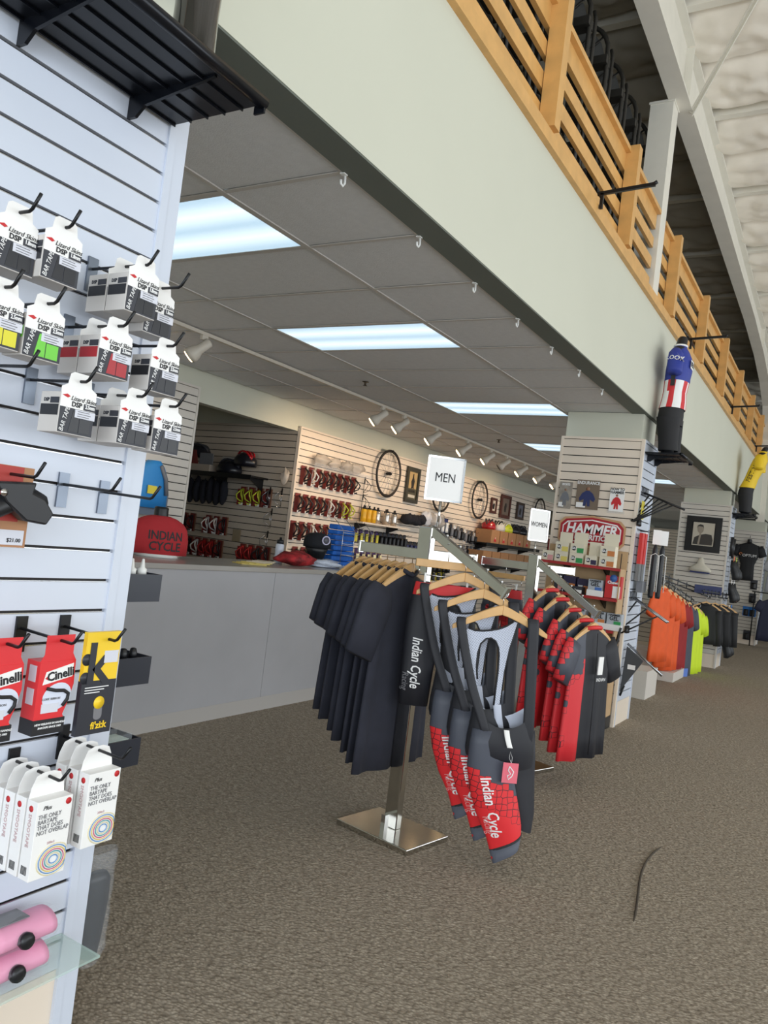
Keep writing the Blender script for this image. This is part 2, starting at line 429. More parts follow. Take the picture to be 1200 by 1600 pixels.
# ------------------------------------------------------------------ steel frame and insulated roof
def roof_z(y): return 6.10-0.045*(y-5.0)
tag(MB().box(-0.11, 0.085, -0.095, 0.095, 0.02, 1.79).box(-0.12, 0.095, -0.105, 0.105, 1.79, 1.81).build('steel_post', STEEL, None, (FX-0.10, 6.80, RAIL0)), 'white steel post rising through the mezzanine railing', 'post')
def rafter(x, label):
    """tapered steel rafter: bottom flange, web and top flange"""
    root = thing('roof_rafter', label, 'beam', (x, 0, 0))
    ys = [-4.0, 0, 5, 9, 12.5, 14.2, 15.4, 16.3, 16.9, 17.3]
    zb = [5.60, 5.54, 5.44, 5.40, 5.30, 5.18, 5.0, 4.75, 4.2, 2.6]
    bf = MB(); wb = MB(); tf = MB()
    for i in range(len(ys)-1):
        a = (0, ys[i], zb[i]); b = (0, ys[i+1], zb[i+1])
        bf.add([(-.08, a[1], a[2]), (.08, a[1], a[2]), (.08, b[1], b[2]), (-.08, b[1], b[2]), (-.08, a[1], a[2]+.022), (.08, a[1], a[2]+.022), (.08, b[1], b[2]+.022), (-.08, b[1], b[2]+.022)],
               [(0, 1, 2, 3), (4, 7, 6, 5), (0, 4, 5, 1), (3, 2, 6, 7), (0, 3, 7, 4), (1, 5, 6, 2)])
        for sx in (-.008, .008):
            wb.add([(sx, a[1], a[2]+.02), (sx, b[1], b[2]+.02), (sx, b[1], roof_z(b[1])-.02), (sx, a[1], roof_z(a[1])-.02)], [(0, 1, 2, 3)])
    tf.add([(sx, y, roof_z(y)-dz) for y in (-4, 17.6) for sx in (-.075, .075) for dz in (.10, .08)], [(0, 2, 6, 4), (1, 5, 7, 3), (0, 1, 3, 2), (4, 6, 7, 5), (2, 3, 7, 6), (0, 4, 5, 1)])
    bf.build('bottom_flange', STEEL, root); wb.build('web', STEEL, root); tf.build('top_flange', STEEL, root)
    for y in (6.8, 14.1): MB().box(-.07, .07, y-.008, y+.008, 5.2 if y > 10 else 5.44, roof_z(y)-.1).build('stiffener_plate', STEEL, root)
    return root
rafter(FX+0.02, 'long white tapered steel rafter under the insulated roof')
tag(MB().bar((FX+0.09, 6.95, 5.42), (-0.98, 6.35, 5.98), 0.045, 0.01).bar((FX+0.09, 6.95, 5.40), (-0.98, 6.35, 5.96), 0.006, 0.045).build('flange_brace', STEEL), 'thin white angle brace running from the rafter up to the roof', 'brace')
roof = struct_empty('roof')
MB().add([(-9.4, -4.7, roof_z(-4.7)+.12), (6.7, -4.7, roof_z(-4.7)+.12), (6.7, 27, roof_z(27)+.12), (-9.4, 27, roof_z(27)+.12)], [(0, 1, 2, 3)]).build('roof_sheet', STEEL, roof)
# insulation blankets sag between the purlins, one object for each bay
PY = [-4.7+1.58*k for k in range(21)]
def blanket_mesh(seed, wx, wy):
    rnd = random.Random(seed); ph = rnd.random()*10
    def fn(u, v):
        x = u*wx; y = v*wy
        e = min(1, 7*u)*min(1, 7*(1-u)); f = (abs(math.sin(2*PI*v)))**0.5
        z = -0.13*f*(0.72+0.28*e)+0.0
        z += 0.03*noise.noise(Vector((x*1.3+ph, y*6+ph, seed)))*e+0.035*noise.noise(Vector((x*3+y*5, ph, y*4-x*6)))*f*e+0.02*noise.noise(Vector((x*9+y*6, ph+3, y*9-x*7)))*f*e
        return (x, y, z)
    return MB().sheet(fn, 34, 44).mesh('insulation_blanket', BLANKET)
BL = [blanket_mesh(s, 1.505, 1.46) for s in range(4)]
GREY_BLANKET = mat('grey_mezzanine_blanket', (172, 167, 155), 0.7, var=0.04, vscale=5, bump=0.3, bscale=9)  # darker, rougher grey for the blanket copies on the mezzanine side
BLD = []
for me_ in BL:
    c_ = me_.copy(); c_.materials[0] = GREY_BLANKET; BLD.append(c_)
XS = [-9.48+1.505*k for k in range(11)]
k = 0
for j in range(len(PY)-1):
    for i, x in enumerate(XS):
        if x > 5.2: continue
        k += 1
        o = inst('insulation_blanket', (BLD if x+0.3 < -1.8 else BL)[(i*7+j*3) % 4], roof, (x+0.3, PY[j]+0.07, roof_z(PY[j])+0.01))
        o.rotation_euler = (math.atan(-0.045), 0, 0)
pmesh = MB().box(-9.3, 6.6, -0.04, 0.04, -0.08, 0.10).mesh('purlin', STEEL)
for y in PY: inst('purlin', pmesh, roof, (0, y, roof_z(y)))
# ------------------------------------------------------------------ grey sales counter
GREYLAM = mat('grey_laminate', (176, 176, 180), 0.45, var=0.04, vscale=2.5)
GREYTOP = mat('grey_counter_top', (168, 164, 158), 0.25, var=0.04, vscale=3)
counter = thing('sales_counter', 'long grey laminate sales counter behind the clothes racks', 'counter', (-3.66, 0, 0))
MB().box(-0.66, -0.03, 1.9, 6.75, 0.0, 0.10).build('toe_kick', mat('kick_strip', (186, 182, 178), 0.5), counter)
for a, b in ((1.9, 3.18), (3.184, 4.648), (4.652, 6.75)):
    MB().box(-0.03, 0.0, a, b, 0.012, 1.03).build('front_panel', GREYLAM, counter)
MB().box(-0.02, 0.004, 1.9, 6.75, 0.0, 0.10).build('base_strip', mat('kick_strip', (186, 182, 178), 0.5), counter)
MB().box(-0.66, 0.012, 1.89, 6.76, 1.03, 1.065).build('counter_top', GREYTOP, counter, bevel=0.004)
MB().box(-0.65, -0.03, 6.72, 6.75, 0.1, 1.03).build('end_panel', GREYLAM, counter)

# ------------------------------------------------------------------ clothes hangers and garments
NAVY = mat('navy_knit', (40, 42, 54), 0.85, var=0.10, vscale=20, bump=0.1, bscale=500)
BLACKFAB = mat('black_lycra', (32, 33, 40), 0.6, var=0.10, vscale=14)
REDFAB = mat('red_lycra', (214, 44, 48), 0.55, var=0.05, vscale=12)
GREYFAB = mat('slate_grey_lycra', (74, 78, 90), 0.6)
LINING = mat('pale_lining', (198, 204, 220), 0.7)
def mesh_fabric():
    m = bpy.data.materials.new('white_mesh_fabric'); m.use_nodes = True; nt = m.node_tree; b = nt.nodes['Principled BSDF']
    tc = nt.nodes.new('ShaderNodeTexCoord'); mp = nt.nodes.new('ShaderNodeMapping'); mp.inputs['Rotation'].default_value = (0, 0.6, 0); mp.inputs['Scale'].default_value = (150, 1, 150)
    nt.links.new(tc.outputs['Object'], mp.inputs[0])
    ck = nt.nodes.new('ShaderNodeTexVoronoi'); ck.inputs['Scale'].default_value = 1.0; ck.inputs['Randomness'].default_value = 0.0; nt.links.new(mp.outputs[0], ck.inputs['Vector'])
    r = nt.nodes.new('ShaderNodeValToRGB'); r.color_ramp.elements[0].position = 0.22; r.color_ramp.elements[1].position = 0.32
    r.color_ramp.elements[0].color = lin((92, 98, 118)); r.color_ramp.elements[1].color = lin((206, 212, 228))
    nt.links.new(ck.outputs['Distance'], r.inputs[0]); nt.links.new(r.outputs[0], b.inputs['Base Color']); b.inputs['Roughness'].default_value = 0.75
    return m
MESHFAB = mesh_fabric()
def hex_fabric(name, base, over, dark, axis='Z', level=0.0, slope=0.0, spread=0.12, scale=34.0, blobs=None):
    """lycra print: coloured cells whose centres fall below a ragged level, dark cell outlines near the border"""
    m = bpy.data.materials.new(name); m.use_nodes = True; nt = m.node_tree; b = nt.nodes['Principled BSDF']; N = nt.nodes.new; L = nt.links.new
    tc = N('ShaderNodeTexCoord')
    sx = N('ShaderNodeSeparateXYZ'); L(tc.outputs['Object'], sx.inputs[0])
    cb = N('ShaderNodeCombineXYZ'); L(sx.outputs[0], cb.inputs[0]); L(sx.outputs[2], cb.inputs[1])
    v = N('ShaderNodeTexVoronoi'); v.voronoi_dimensions = '2D'; v.inputs['Scale'].default_value = scale; v.inputs['Randomness'].default_value = 0.45; L(cb.outputs[0], v.inputs['Vector'])
    sp = N('ShaderNodeSeparateXYZ'); L(v.outputs['Position'], sp.inputs[0])
    ns = N('ShaderNodeTexNoise'); ns.inputs['Scale'].default_value = 7.0 if blobs is None else blobs; ns.inputs['Detail'].default_value = 1; L(v.outputs['Position'], ns.inputs['Vector'])
    ma = N('ShaderNodeMath'); ma.operation = 'MULTIPLY_ADD'; L(ns.outputs[0], ma.inputs[0]); ma.inputs[1].default_value = spread*2; L(sp.outputs[1], ma.inputs[2])
    mb = N('ShaderNodeMath'); mb.operation = 'MULTIPLY_ADD'; L(sp.outputs[0], mb.inputs[0]); mb.inputs[1].default_value = slope; L(ma.outputs[0], mb.inputs[2])
    lt = N('ShaderNodeMath'); lt.operation = 'LESS_THAN'; L(mb.outputs[0], lt.inputs[0]); lt.inputs[1].default_value = level+spread
    mx = N('ShaderNodeMixRGB'); L(lt.outputs[0], mx.inputs[0]); mx.inputs[1].default_value = lin(base); mx.inputs[2].default_value = lin(over)
    # outlines only in a band near the border
    v2 = N('ShaderNodeTexVoronoi'); v2.voronoi_dimensions = '2D'; v2.feature = 'DISTANCE_TO_EDGE'; v2.inputs['Scale'].default_value = scale; v2.inputs['Randomness'].default_value = 0.45; L(cb.outputs[0], v2.inputs['Vector'])
    e = N('ShaderNodeMath'); e.operation = 'LESS_THAN'; L(v2.outputs['Distance'], e.inputs[0]); e.inputs[1].default_value = 0.05
    bd = N('ShaderNodeMath'); bd.operation = 'GREATER_THAN'; L(mb.outputs[0], bd.inputs[0]); bd.inputs[1].default_value = level+spread-0.13
    an = N('ShaderNodeMath'); an.operation = 'MULTIPLY'; L(e.outputs[0], an.inputs[0]); L(bd.outputs[0], an.inputs[1])
    an2 = N('ShaderNodeMath'); an2.operation = 'MULTIPLY'; L(an.outputs[0], an2.inputs[0]); L(lt.outputs[0], an2.inputs[1])
    mx2 = N('ShaderNodeMixRGB'); L(an2.outputs[0], mx2.inputs[0]); L(mx.outputs[0], mx2.inputs[1]); mx2.inputs[2].default_value = lin(dark)
    L(mx2.outputs[0], b.inputs['Base Color']); b.inputs['Roughness'].default_value = 0.55
    return m
LEGPRINT = hex_fabric('red_grey_hex_lycra', (70, 74, 86), (222, 40, 46), (60, 30, 36), level=-0.735, slope=0.5, spread=0.05, scale=36)
JERSEYPRINT = hex_fabric('red_grey_blot_jersey', (66, 70, 82), (216, 46, 54), (30, 26, 32), level=-0.36, spread=1.15, scale=30, blobs=4.6)

def hanger_parts(root, width=0.43, drop=0.10, hook=0.075, thick=0.022):
    """wooden shoulders with a swivel hook; local x along the shoulders, shoulders' crown at z=0"""
    hb = MB(); n = 9; hw = width/2
    for s in (-1, 1):
        rings = []
        for i in range(n):
            t = i/(n-1); x = s*hw*t
            z = -0.012-drop*(t**1.25)
            h = (0.030-0.012*t) if t < 0.9 else 0.013; th = thick*(0.55+0.45*(1-t))
            rings.append([(x, -th/2, z-h), (x, th/2, z-h), (x, th/2, z+h*0.45), (x, -th/2, z+h*0.45)])
        if s < 0: rings = [list(reversed(r)) for r in rings]
        hb.loft(rings, smooth=False)
    hb.build('shoulders', HANGER, root, bevel=0.003)
    pts = [(0, 0, 0.0), (0, 0, hook*0.35)]+[(0.020*math.cos(a)-0.0, 0, hook*0.35+0.028+0.020*math.sin(a)) for a in [(-100+i*33)*PI/180 for i in range(8)]]
    MB().tube(pts, 0.0021, 6).build('hook', CHROME, root)
def ring(cx, cy, z, a, b, n=28, fold=0.0, nf=7, ph=0.0, tilt=0.0, slope=0.0):
    out = []
    for k in range(n):
        an = 2*PI*k/n; c = math.cos(an); s_ = math.sin(an)
        f = 1+fold*math.sin(nf*an+ph)
        x = a*c; y = b*(abs(s_)**0.8)*(1 if s_ >= 0 else -1)*f
        out.append((cx+x, cy+y, z-slope*abs(x)+tilt*x))
    return out
def tee_meshes(seed, hw=0.245, L=0.68, sleeve=0.21, hem=0.27, depth=0.045, fold=0.22, drop=0.42, sl_w=0.09, sl_dir=(0.42, -0.9)):
    """torso and two sleeve meshes of a garment on a hanger, crown of the hanger at z=0"""
    rnd = random.Random(seed); ph = rnd.random()*6
    t = MB(); R = []
    zs = -0.115
    for z, a, b, fo in ((-L, hem, depth*1.25, fold), (-L*0.85, hem*0.98, depth*1.2, fold), (-L*0.6, hem*0.93, depth*1.1, fold*0.7), (-0.30, hw*0.93, depth, fold*0.35), (-0.20, hw*0.95, depth*0.85, 0.1)):
        R.append(ring(0, 0, z, a, b, fold=fo, nf=7, ph=ph))
    R.append(ring(0, 0, -0.085, hw*0.99, depth*0.62, slope=0.25, fold=0.03))
    R.append(ring(0, 0, -0.028, hw*0.9, depth*0.42, slope=drop))
    R.append(ring(0, 0, -0.016, hw*0.86, depth*0.22, slope=drop))
    t.loft(R, cap0=True, cap1=True)
    sl = []
    for s in (-1, 1):
        m = MB(); rr = []
        d = Vector((s*sl_dir[0], 0, sl_dir[1])).normalized(); w_ = Vector((d.z*-1*s, 0, d.x*s))
        p0 = Vector((s*hw*0.86, 0, -0.135))
        for u, a, b in ((-0.02, 0.075, 0.024), (0.05, sl_w*1.02, 0.034), (sleeve*0.6, sl_w*0.96, 0.036), (sleeve, sl_w*0.88, 0.033)):
            c = p0+d*u
            rr.append([c+w_*(a*math.cos(2*PI*k/16))+Vector((0, b*math.sin(2*PI*k/16)*(1+0.12*math.sin(3*2*PI*k/16+ph)), 0)) for k in range(16)])
        m.loft(rr); sl.append(m)
    return t, sl
def make_tee(name, label, cat, mats, loc, rotz, group, seed=1, collar=None, hook=0.075, placket=None, **kw):
    root = thing(name, label, cat, loc, rotz, group)
    t, sl = tee_meshes(seed, **kw)
    body = t.build('body', mats[0], root)
    for k, m in enumerate(sl): m.build('sleeve', mats[1] if len(mats) > 1 else mats[0], root)
    cm = collar or mats[0]
    c = MB(); c.tube([(0.075*math.cos(a), 0.028*math.sin(a), -0.045+0.012*math.cos(2*a)) for a in [2*PI*k/16 for k in range(16)]], 0.011, 6, closed=True)
    c.build('collar', cm, root)
    return root, body
def make_hanger(label, loc, rotz, group, **kw):
    h = thing('clothes_hanger', label, 'hanger', loc, rotz, group); hanger_parts(h, **kw); return h

# ------------------------------------------------------------------ chrome four-way racks
def rack(name, label, base, rot, pole_top, arms, base_size=(0.436, 0.313)):
    r = thing(name, label, 'clothes rack', (base[0], base[1], 0), rot)
    bx, by = base_size
    MB().box(-bx/2, bx/2, -by/2, by/2, 0.0, 0.028).build('base_plate', CHROME_B, r, bevel=0.003)
    MB().box(-0.038, 0.038, -0.02, 0.02, 0.028, pole_top).build('pole', CHROME_B, r, bevel=0.004)
    MB().box(-0.012, 0.012, -0.075, -0.02, 0.028, 0.10).build('pole_foot', CHROME, r)
    for (kind, ang, L, z0, z1) in arms:
        d = Vector((math.cos(ang), math.sin(ang), 0))
        a = Vector((0, 0, z0))+d*0.02; b = Vector((0, 0, z1))+d*L
        arm = MB().bar(a, b, 0.026, 0.052 if kind == 'flat' else 0.045).build('arm', CHROME_B, r, bevel=0.003)
        if kind == 'slope':
            for q in range(5):
                p = a.lerp(b, 0.22+0.18*q)+Vector((0, 0, 0.026))
                MB().lathe([(0.002, 0), (0.007, 0.004), (0.007, 0.010), (0.002, 0.014)], 8, Matrix.Translation(p)).build('peg', CHROME, arm)
        MB().bar(b-(b-a).normalized()*0.004, b+(b-a).normalized()*0.006, 0.034, 0.058).build('end_cap', CHROME, arm)
    return r
R1 = (-1.75, 3.35); A1 = -0.18
rack('clothes_rack', 'chrome clothes rack with black tees and bib shorts, nearest the camera', R1, A1, 1.47,
     [('flat', PI, 0.42, 1.335, 1.335), ('slope', 0.0, 0.475, 1.46, 1.215), ('flat', PI/2, 0.42, 1.335, 1.335)])
R2 = (-1.80, 5.03); A2 = -0.30
rack('clothes_rack', 'chrome clothes rack with red jerseys in front of the shelf of boxes', R2, A2, 1.40,
     [('slope', 0.0, 0.52, 1.36, 1.08), ('flat', PI, 0.45, 1.315, 1.315), ('flat', PI/2, 0.45, 1.315, 1.315)], (0.44, 0.34))
def sign_holder(loc, rotz, w_, h_, word, label, stem, size):
    s = thing('sign_holder', label, 'sign', loc, rotz)
    MB().tube([(-w_*0.05, 0, 0), (-w_*0.05, 0, stem)], 0.006, 8).build('stem', CHROME, s)
    f = MB(); z0 = stem; x0 = -w_/2
    f.box(x0, x0+w_, -0.006, 0.006, z0, z0+0.009).box(x0, x0+w_, -0.006, 0.006, z0+h_-0.009, z0+h_).box(x0, x0+0.009, -0.006, 0.006, z0, z0+h_).box(x0+w_-0.009, x0+w_, -0.006, 0.006, z0, z0+h_)
    f.build('frame', CHROME, s)
    MB().box(x0+0.008, x0+w_-0.008, -0.003, 0.003, z0+0.008, z0+h_-0.008).build('card', WHITE, s)
    lettering(word, size, BLACKTXT, s, (0, -0.0045, z0+h_*0.52), (1, 0, 0), (0, 0, 1), xs=0.8)
    return s
sign_holder((R1[0]+0.055, R1[1]+0.01, 1.475), 0.62, 0.185, 0.215, 'MEN', 'white MEN sign in a chrome frame on top of the near rack', 0.125, 0.062)
sign_holder((R2[0]+0.0, R2[1]+0.0, 1.40), 1.05, 0.17, 0.215, 'WOMEN', 'white WOMEN sign in a chrome frame on top of the farther rack', 0.09, 0.045)

# seven dark tees on the near rack's left arm, one hanger each
d1 = Vector((math.cos(A1+PI), math.sin(A1+PI), 0)); rotg = A1+PI/2
order = ['outermost', 'second from the outer end', 'third from the outer end', 'fourth from the outer end', 'fifth from the outer end', 'sixth from the outer end', 'innermost, beside the pole']
for k in range(7):
    L_ = 0.395-0.054*k
    p = Vector((R1[0], R1[1], 1.335-0.049))+d1*L_
    rz = rotg+random.uniform(-0.05, 0.05)+0.10
    make_hanger('maple hanger of the black tee that hangs %s' % order[k], tuple(p), rz, 'hangers of the black tees')
    g_ = k/6.0
    make_tee('t_shirt', 'plain black short-sleeved tee on the near rack, %s' % order[k], 'shirt', [NAVY], tuple(p+Vector((0, 0, -0.002))), rz, 'black tees on the near rack', seed=k+1, L=0.76+0.22*g_, hem=0.25+0.03*g_, hw=0.235+0.02*g_, sleeve=0.22+0.10*g_, sl_w=0.092+0.02*g_, fold=0.75, depth=0.021, sl_dir=(0.34, -0.9))

# ------------------------------------------------------------------ bib shorts on the sloping arm
def ribbon(mb, pts, w_, th=0.003, side=(1, 0, 0)):
    """continuous strap: the path is smoothed, then swept with a thin rectangular section"""
    P = [Vector(p) for p in pts]; Q = []
    for i in range(len(P)-1):
        p0 = P[max(i-1, 0)]; p1 = P[i]; p2 = P[i+1]; p3 = P[min(i+2, len(P)-1)]
        for k in range(5):
            t = k/5
            Q.append(0.5*((2*p1)+(p2-p0)*t+(2*p0-5*p1+4*p2-p3)*t*t+(3*p1-p0-3*p2+p3)*t**3))
    Q.append(P[-1])
    s = Vector(side)*w_/2; R = []
    for i, q in enumerate(Q):
        d = (Q[min(i+1, len(Q)-1)]-Q[max(i-1, 0)]).normalized()
        n = d.cross(Vector(side)).normalized()*th
        c = 0.35
        R.append([q-s-n*c, q-s*0.5-n*1.3, q+s*0.5-n*1.3, q+s-n*c, q+s+n*c, q+s*0.5+n*1.3, q-s*0.5+n*1.3, q-s+n*c])
    mb.loft(R)
def make_bib(label, loc, rotz, tagged=False):
    root = thing('bib_shorts', label, 'cycling shorts', loc, rotz, 'bib shorts on the near rack')
    # legs: flattened tubes that taper to the hem and swing to the right
    def leg(rows, y0, n=22, dep=0.034):
        R = []
        for cx, z, hw, tl in rows:
            R.append([(cx+hw*math.cos(2*PI*k/n), y0+dep*math.sin(2*PI*k/n)*(1+0.25*math.sin(4*PI*k/n+z*9)), z+tl*math.cos(2*PI*k/n)) for k in range(n)])
        return MB().loft(R, cap0=False, cap1=True)
    lg = leg([(0.122, -1.015, 0.066, 0.040), (0.108, -0.965, 0.076, 0.03), (0.070, -0.88, 0.094, 0.02), (0.038, -0.79, 0.102, 0.01), (0.015, -0.70, 0.102, 0), (0.008, -0.60, 0.095, 0), (0.010, -0.54, 0.092, 0)], -0.035).build('leg', LEGPRINT, root)
    leg([(0.130, -1.072, 0.054, 0.038), (0.122, -1.016, 0.067, 0.040)], -0.035).build('leg_gripper', hex_grip, root)
    leg([(0.125, -1.022, 0.0665, 0.040), (0.122, -1.012, 0.068, 0.040)], -0.035, dep=0.035).build('gripper_seam', BLACKTXT, root)
    leg([(0.195, -0.97, 0.058, -0.02), (0.188, -0.90, 0.070, 0), (0.160, -0.78, 0.085, 0), (0.135, -0.66, 0.10, 0), (0.12, -0.54, 0.10, 0)], 0.030).build('leg', BLACKFAB, root)
    # black waist that wraps both legs
    W = []
    for cx, z, hw, d in ((0.062, -0.70, 0.150, 0.05), (0.060, -0.64, 0.156, 0.072), (0.058, -0.58, 0.152, 0.072), (0.055, -0.53, 0.143, 0.066), (0.052, -0.49, 0.135, 0.058)):
        W.append([(cx+hw*math.cos(2*PI*k/24), d*math.sin(2*PI*k/24), z+0.035*math.cos(4*PI*k/24)*(1 if z > -0.5 else 0.2)+(0.03 if z < -0.68 and math.cos(2*PI*k/24) < 0 else 0)) for k in range(24)])
    MB().loft(W, cap0=False, cap1=False).build('waist', BLACKFAB, root)
    MB().sheet(lambda u, v: (0.052+0.11*(u-0.5)*2, 0.045-0.02*v, -0.60+0.16*v-0.05*math.sin(PI*u)), 8, 4).build('lining', LINING, root)
    s1 = MB(); ribbon(s1, [(-0.180, -0.012, -0.070), (-0.182, -0.024, -0.10), (-0.150, -0.03, -0.22), (-0.105, -0.04, -0.36), (-0.055, -0.055, -0.48), (-0.03, -0.058, -0.54), (-0.01, -0.04, -0.60)], 0.042); s1.build('strap', BLACKFAB, root)
    s2 = MB(); ribbon(s2, [(0.140, -0.006, -0.046), (0.142, -0.022, -0.08), (0.150, -0.028, -0.22), (0.158, -0.035, -0.38), (0.165, -0.04, -0.52), (0.163, -0.03, -0.60), (0.155, -0.01, -0.64)], 0.050); s2.build('strap', BLACKFAB, root)
    # mesh back: arch with a keyhole
    Z = lambda x, y: (((x-788)+0.12*(y-951))/345.0, -((y-951)-0.12*(x-788))/375.0)
    outer = [Z(728, 996), Z(742, 1082), Z(747, 1092)]
    inner_l = [Z(748, 1072), Z(747, 1050), Z(749, 1030), Z(754, 1014), Z(762, 1006), Z(770, 1005), Z(777, 1010), Z(781, 1020), Z(782, 1032), Z(780, 1060), Z(776, 1090), Z(773, 1115)]
    right = [Z(783, 1112), Z(790, 1060), Z(798, 1024), Z(812, 980)]
    top = [Z(805, 978), Z(795, 985), Z(782, 990), Z(770, 992), Z(757, 993), Z(745, 992), Z(735, 988)]
    poly = outer+inner_l+right+top
    def edge(pts, r): return MB().tube([(x, 0.012, z) for x, z in pts], r, 6)
    mt = Matrix(((1, 0, 0, 0), (0, 0, -1, 0.012), (0, 1, 0, 0), (0, 0, 0, 1)))
    MB().prism(poly, -0.002, 0.002, mt).build('mesh_back', MESHFAB, root)
    bn = MB().tube([(x, 0.012, z) for x, z in inner_l], 0.0045, 6).tube([(x, 0.012, z) for x, z in top], 0.0045, 6).tube([(x, 0.012, z) for x, z in right], 0.0035, 6)
    bn.build('binding', BLACKTXT, root)
    ll = MB(); ribbon(ll, [Vector((Z(774, 1113)[0]+0.012, 0.012, Z(774, 1113)[1])), Vector((Z(776, 1135)[0]+0.012, 0.014, Z(776, 1135)[1])), Vector((Z(783, 1158)[0], 0.018, Z(783, 1158)[1]))], 0.036); ll.build('lining_tab', LINING, root)
    # lettering printed down the thigh
    wrapped_lettering('Indian  Cycle', 0.066, WHITETXT, root, lg, (0.030, -0.2, -0.860), (0.33, 0, -1), (1, 0, 0.33), 0.0025, shear=0.25, bold=0.001, xs=0.78)
    wrapped_lettering('Racing', 0.045, mat('faded_white_print', (226, 150, 150), 0.6), root, lg, (0.030, -0.2, -0.940), (0.42, 0, -1), (1, 0, 0.42), 0.0025, shear=0.2, xs=0.7)
    if tagged:
        tg = MB().box(-0.034, 0.034, -0.002, 0.002, -0.046, 0.040).build('swing_tag', mat('pink_tag', (232, 112, 128), 0.4), root, (0.092, -0.088, -0.700), bevel=0.001)
        MB().tube([(-0.006, -0.004, 0.026), (0.014, -0.004, 0.004), (0.008, -0.004, -0.016), (-0.006, -0.004, -0.030), (-0.012, -0.004, -0.014), (0.002, -0.004, -0.006), (-0.010, -0.004, 0.008), (-0.006, -0.004, 0.026)], 0.0024, 5).build('emblem', WHITETXT, tg)
        MB().tube([(0, 0, 0.04), (-0.010, 0.004, 0.06), (-0.006, 0.01, 0.085), (0.004, 0.006, 0.062), (0.002, 0, 0.04)], 0.0008, 4).build('string', WHITETXT, tg)
        cl = MB(); ribbon(cl, [(0.058, -0.079, -0.525), (0.066, -0.082, -0.56), (0.080, -0.086, -0.598)], 0.024, 0.0012); cl.build('care_label', WHITE, root)
    return root
hex_grip = hex_fabric('grey_red_hex_gripper', (84, 88, 100), (206, 44, 50), (84, 88, 100), level=-1.06, slope=0.5, spread=0.02, scale=40)
d0 = Vector((math.cos(A1), math.sin(A1), 0))
armA = Vector((R1[0], R1[1], 1.46))+d0*0.02; armB = Vector((R1[0], R1[1], 1.215))+d0*0.475
for t_, nm, hz in ((0.50, 'farthest back of the three', 0.60), (0.745, 'middle one of the three', 0.62), (0.985, 'front one, pink tag', 0.64)):
    p = armA.lerp(armB, t_)+Vector((0, 0, -0.075+0.028-0.012))
    make_hanger('maple hanger carrying the bib shorts, the %s' % nm.split(',')[0], tuple(p), hz, 'hangers of the bib shorts')
    make_bib('red, grey and black bib shorts with white lettering, %s' % nm, tuple(p), hz, 'pink' in nm)

# ------------------------------------------------------------------ clip hangers with knickers and shorts
def clip_hanger(label, loc, rotz):
    h = thing('clip_hanger', label, 'hanger', loc, rotz, 'wooden clip hangers')
    MB().box(-0.15, 0.15, -0.011, 0.011, -0.018, 0.018).build('bar', HANGER, h, bevel=0.003)
    MB().tube([(0, 0, 0.018), (0, 0, 0.055)]+[(0.020*math.cos(a), 0, 0.083+0.020*math.sin(a)) for a in [(-100+i*33)*PI/180 for i in range(8)]], 0.0021, 6).build('hook', CHROME, h)
    MB().tube([(-0.13, 0, -0.055), (0.13, 0, -0.055)], 0.003, 6).tube([(-0.13, 0, -0.055), (-0.13, 0, -0.018)], 0.0025, 6).tube([(0.13, 0, -0.055), (0.13, 0, -0.018)], 0.0025, 6).build('clip_rod', CHROME, h)
    for s in (-1, 1):
        c = MB().box(s*0.10-0.025, s*0.10+0.025, -0.014, 0.014, -0.115, -0.085).build('clip', BLACK_PL, h, bevel=0.003)
        MB().box(s*0.10-0.005, s*0.10+0.005, -0.017, -0.006, -0.09, -0.045).build('clip_tongue', WHITE_PL, c)
    return h
def make_knickers(label, loc, rotz, L, red=True, name='cycling_knickers', legm=None, letter=True):
    r = thing(name, label, 'cycling shorts', loc, rotz)
    R = []
    for z, a in ((-0.16, 0.15), (-0.12, 0.145), (-0.09, 0.14)):
        R.append(ring(0, 0, z, a, 0.035, fold=0.15, nf=5))
    MB().loft(R, cap0=False, cap1=False).build('waistband', REDFAB, r)
    lm = legm or BLACKFAB
    legs = []
    for s in (-1, 1):
        R = [ring(s*0.085+s*0.0, 0, -L, 0.068, 0.03, n=20, fold=0.1), ring(s*0.085, 0, -L*0.75, 0.075, 0.036, n=20), ring(s*0.08, 0, -L*0.45, 0.085, 0.04, n=20), ring(s*0.074, 0, -0.24, 0.088, 0.04, n=20), ring(s*0.07, 0, -0.15, 0.082, 0.036, n=20)]
        legs.append(MB().loft(R, cap0=True, cap1=False).build('leg', lm, r))
    if letter:
        wrapped_lettering('Indian Cycle', 0.066, WHITETXT, r, legs[0], (-0.100, -0.2, -0.46), (0.05, 0, -1), (1, 0, 0.05), 0.003, shear=0.25, bold=0.001, xs=0.72)
        wrapped_lettering('Racing', 0.040, GREYTXT, r, legs[0], (-0.140, -0.2, -0.55), (0.05, 0, -1), (1, 0, 0.05), 0.003, shear=0.2, xs=0.8)
    return r
ch = (-1.605, 3.315, 1.30)
clip_hanger('wooden clip hanger behind the bib shorts', ch, 0.60)
make_knickers('black knickers with red waistband and white lettering, clipped behind the bib shorts', ch, 0.60, 0.66)
d90 = Vector((math.cos(A2+PI/2), math.sin(A2+PI/2), 0)); d180 = Vector((math.cos(A2+PI), math.sin(A2+PI), 0))
c2 = (-2.08, 5.25, 1.225)
clip_hanger('wooden clip hanger behind the WOMEN sign', c2, -0.1)
make_knickers('red and black shorts clipped on the farther rack', c2, -0.1, 0.50, name='cycling_shorts', legm=JERSEYPRINT, letter=False)

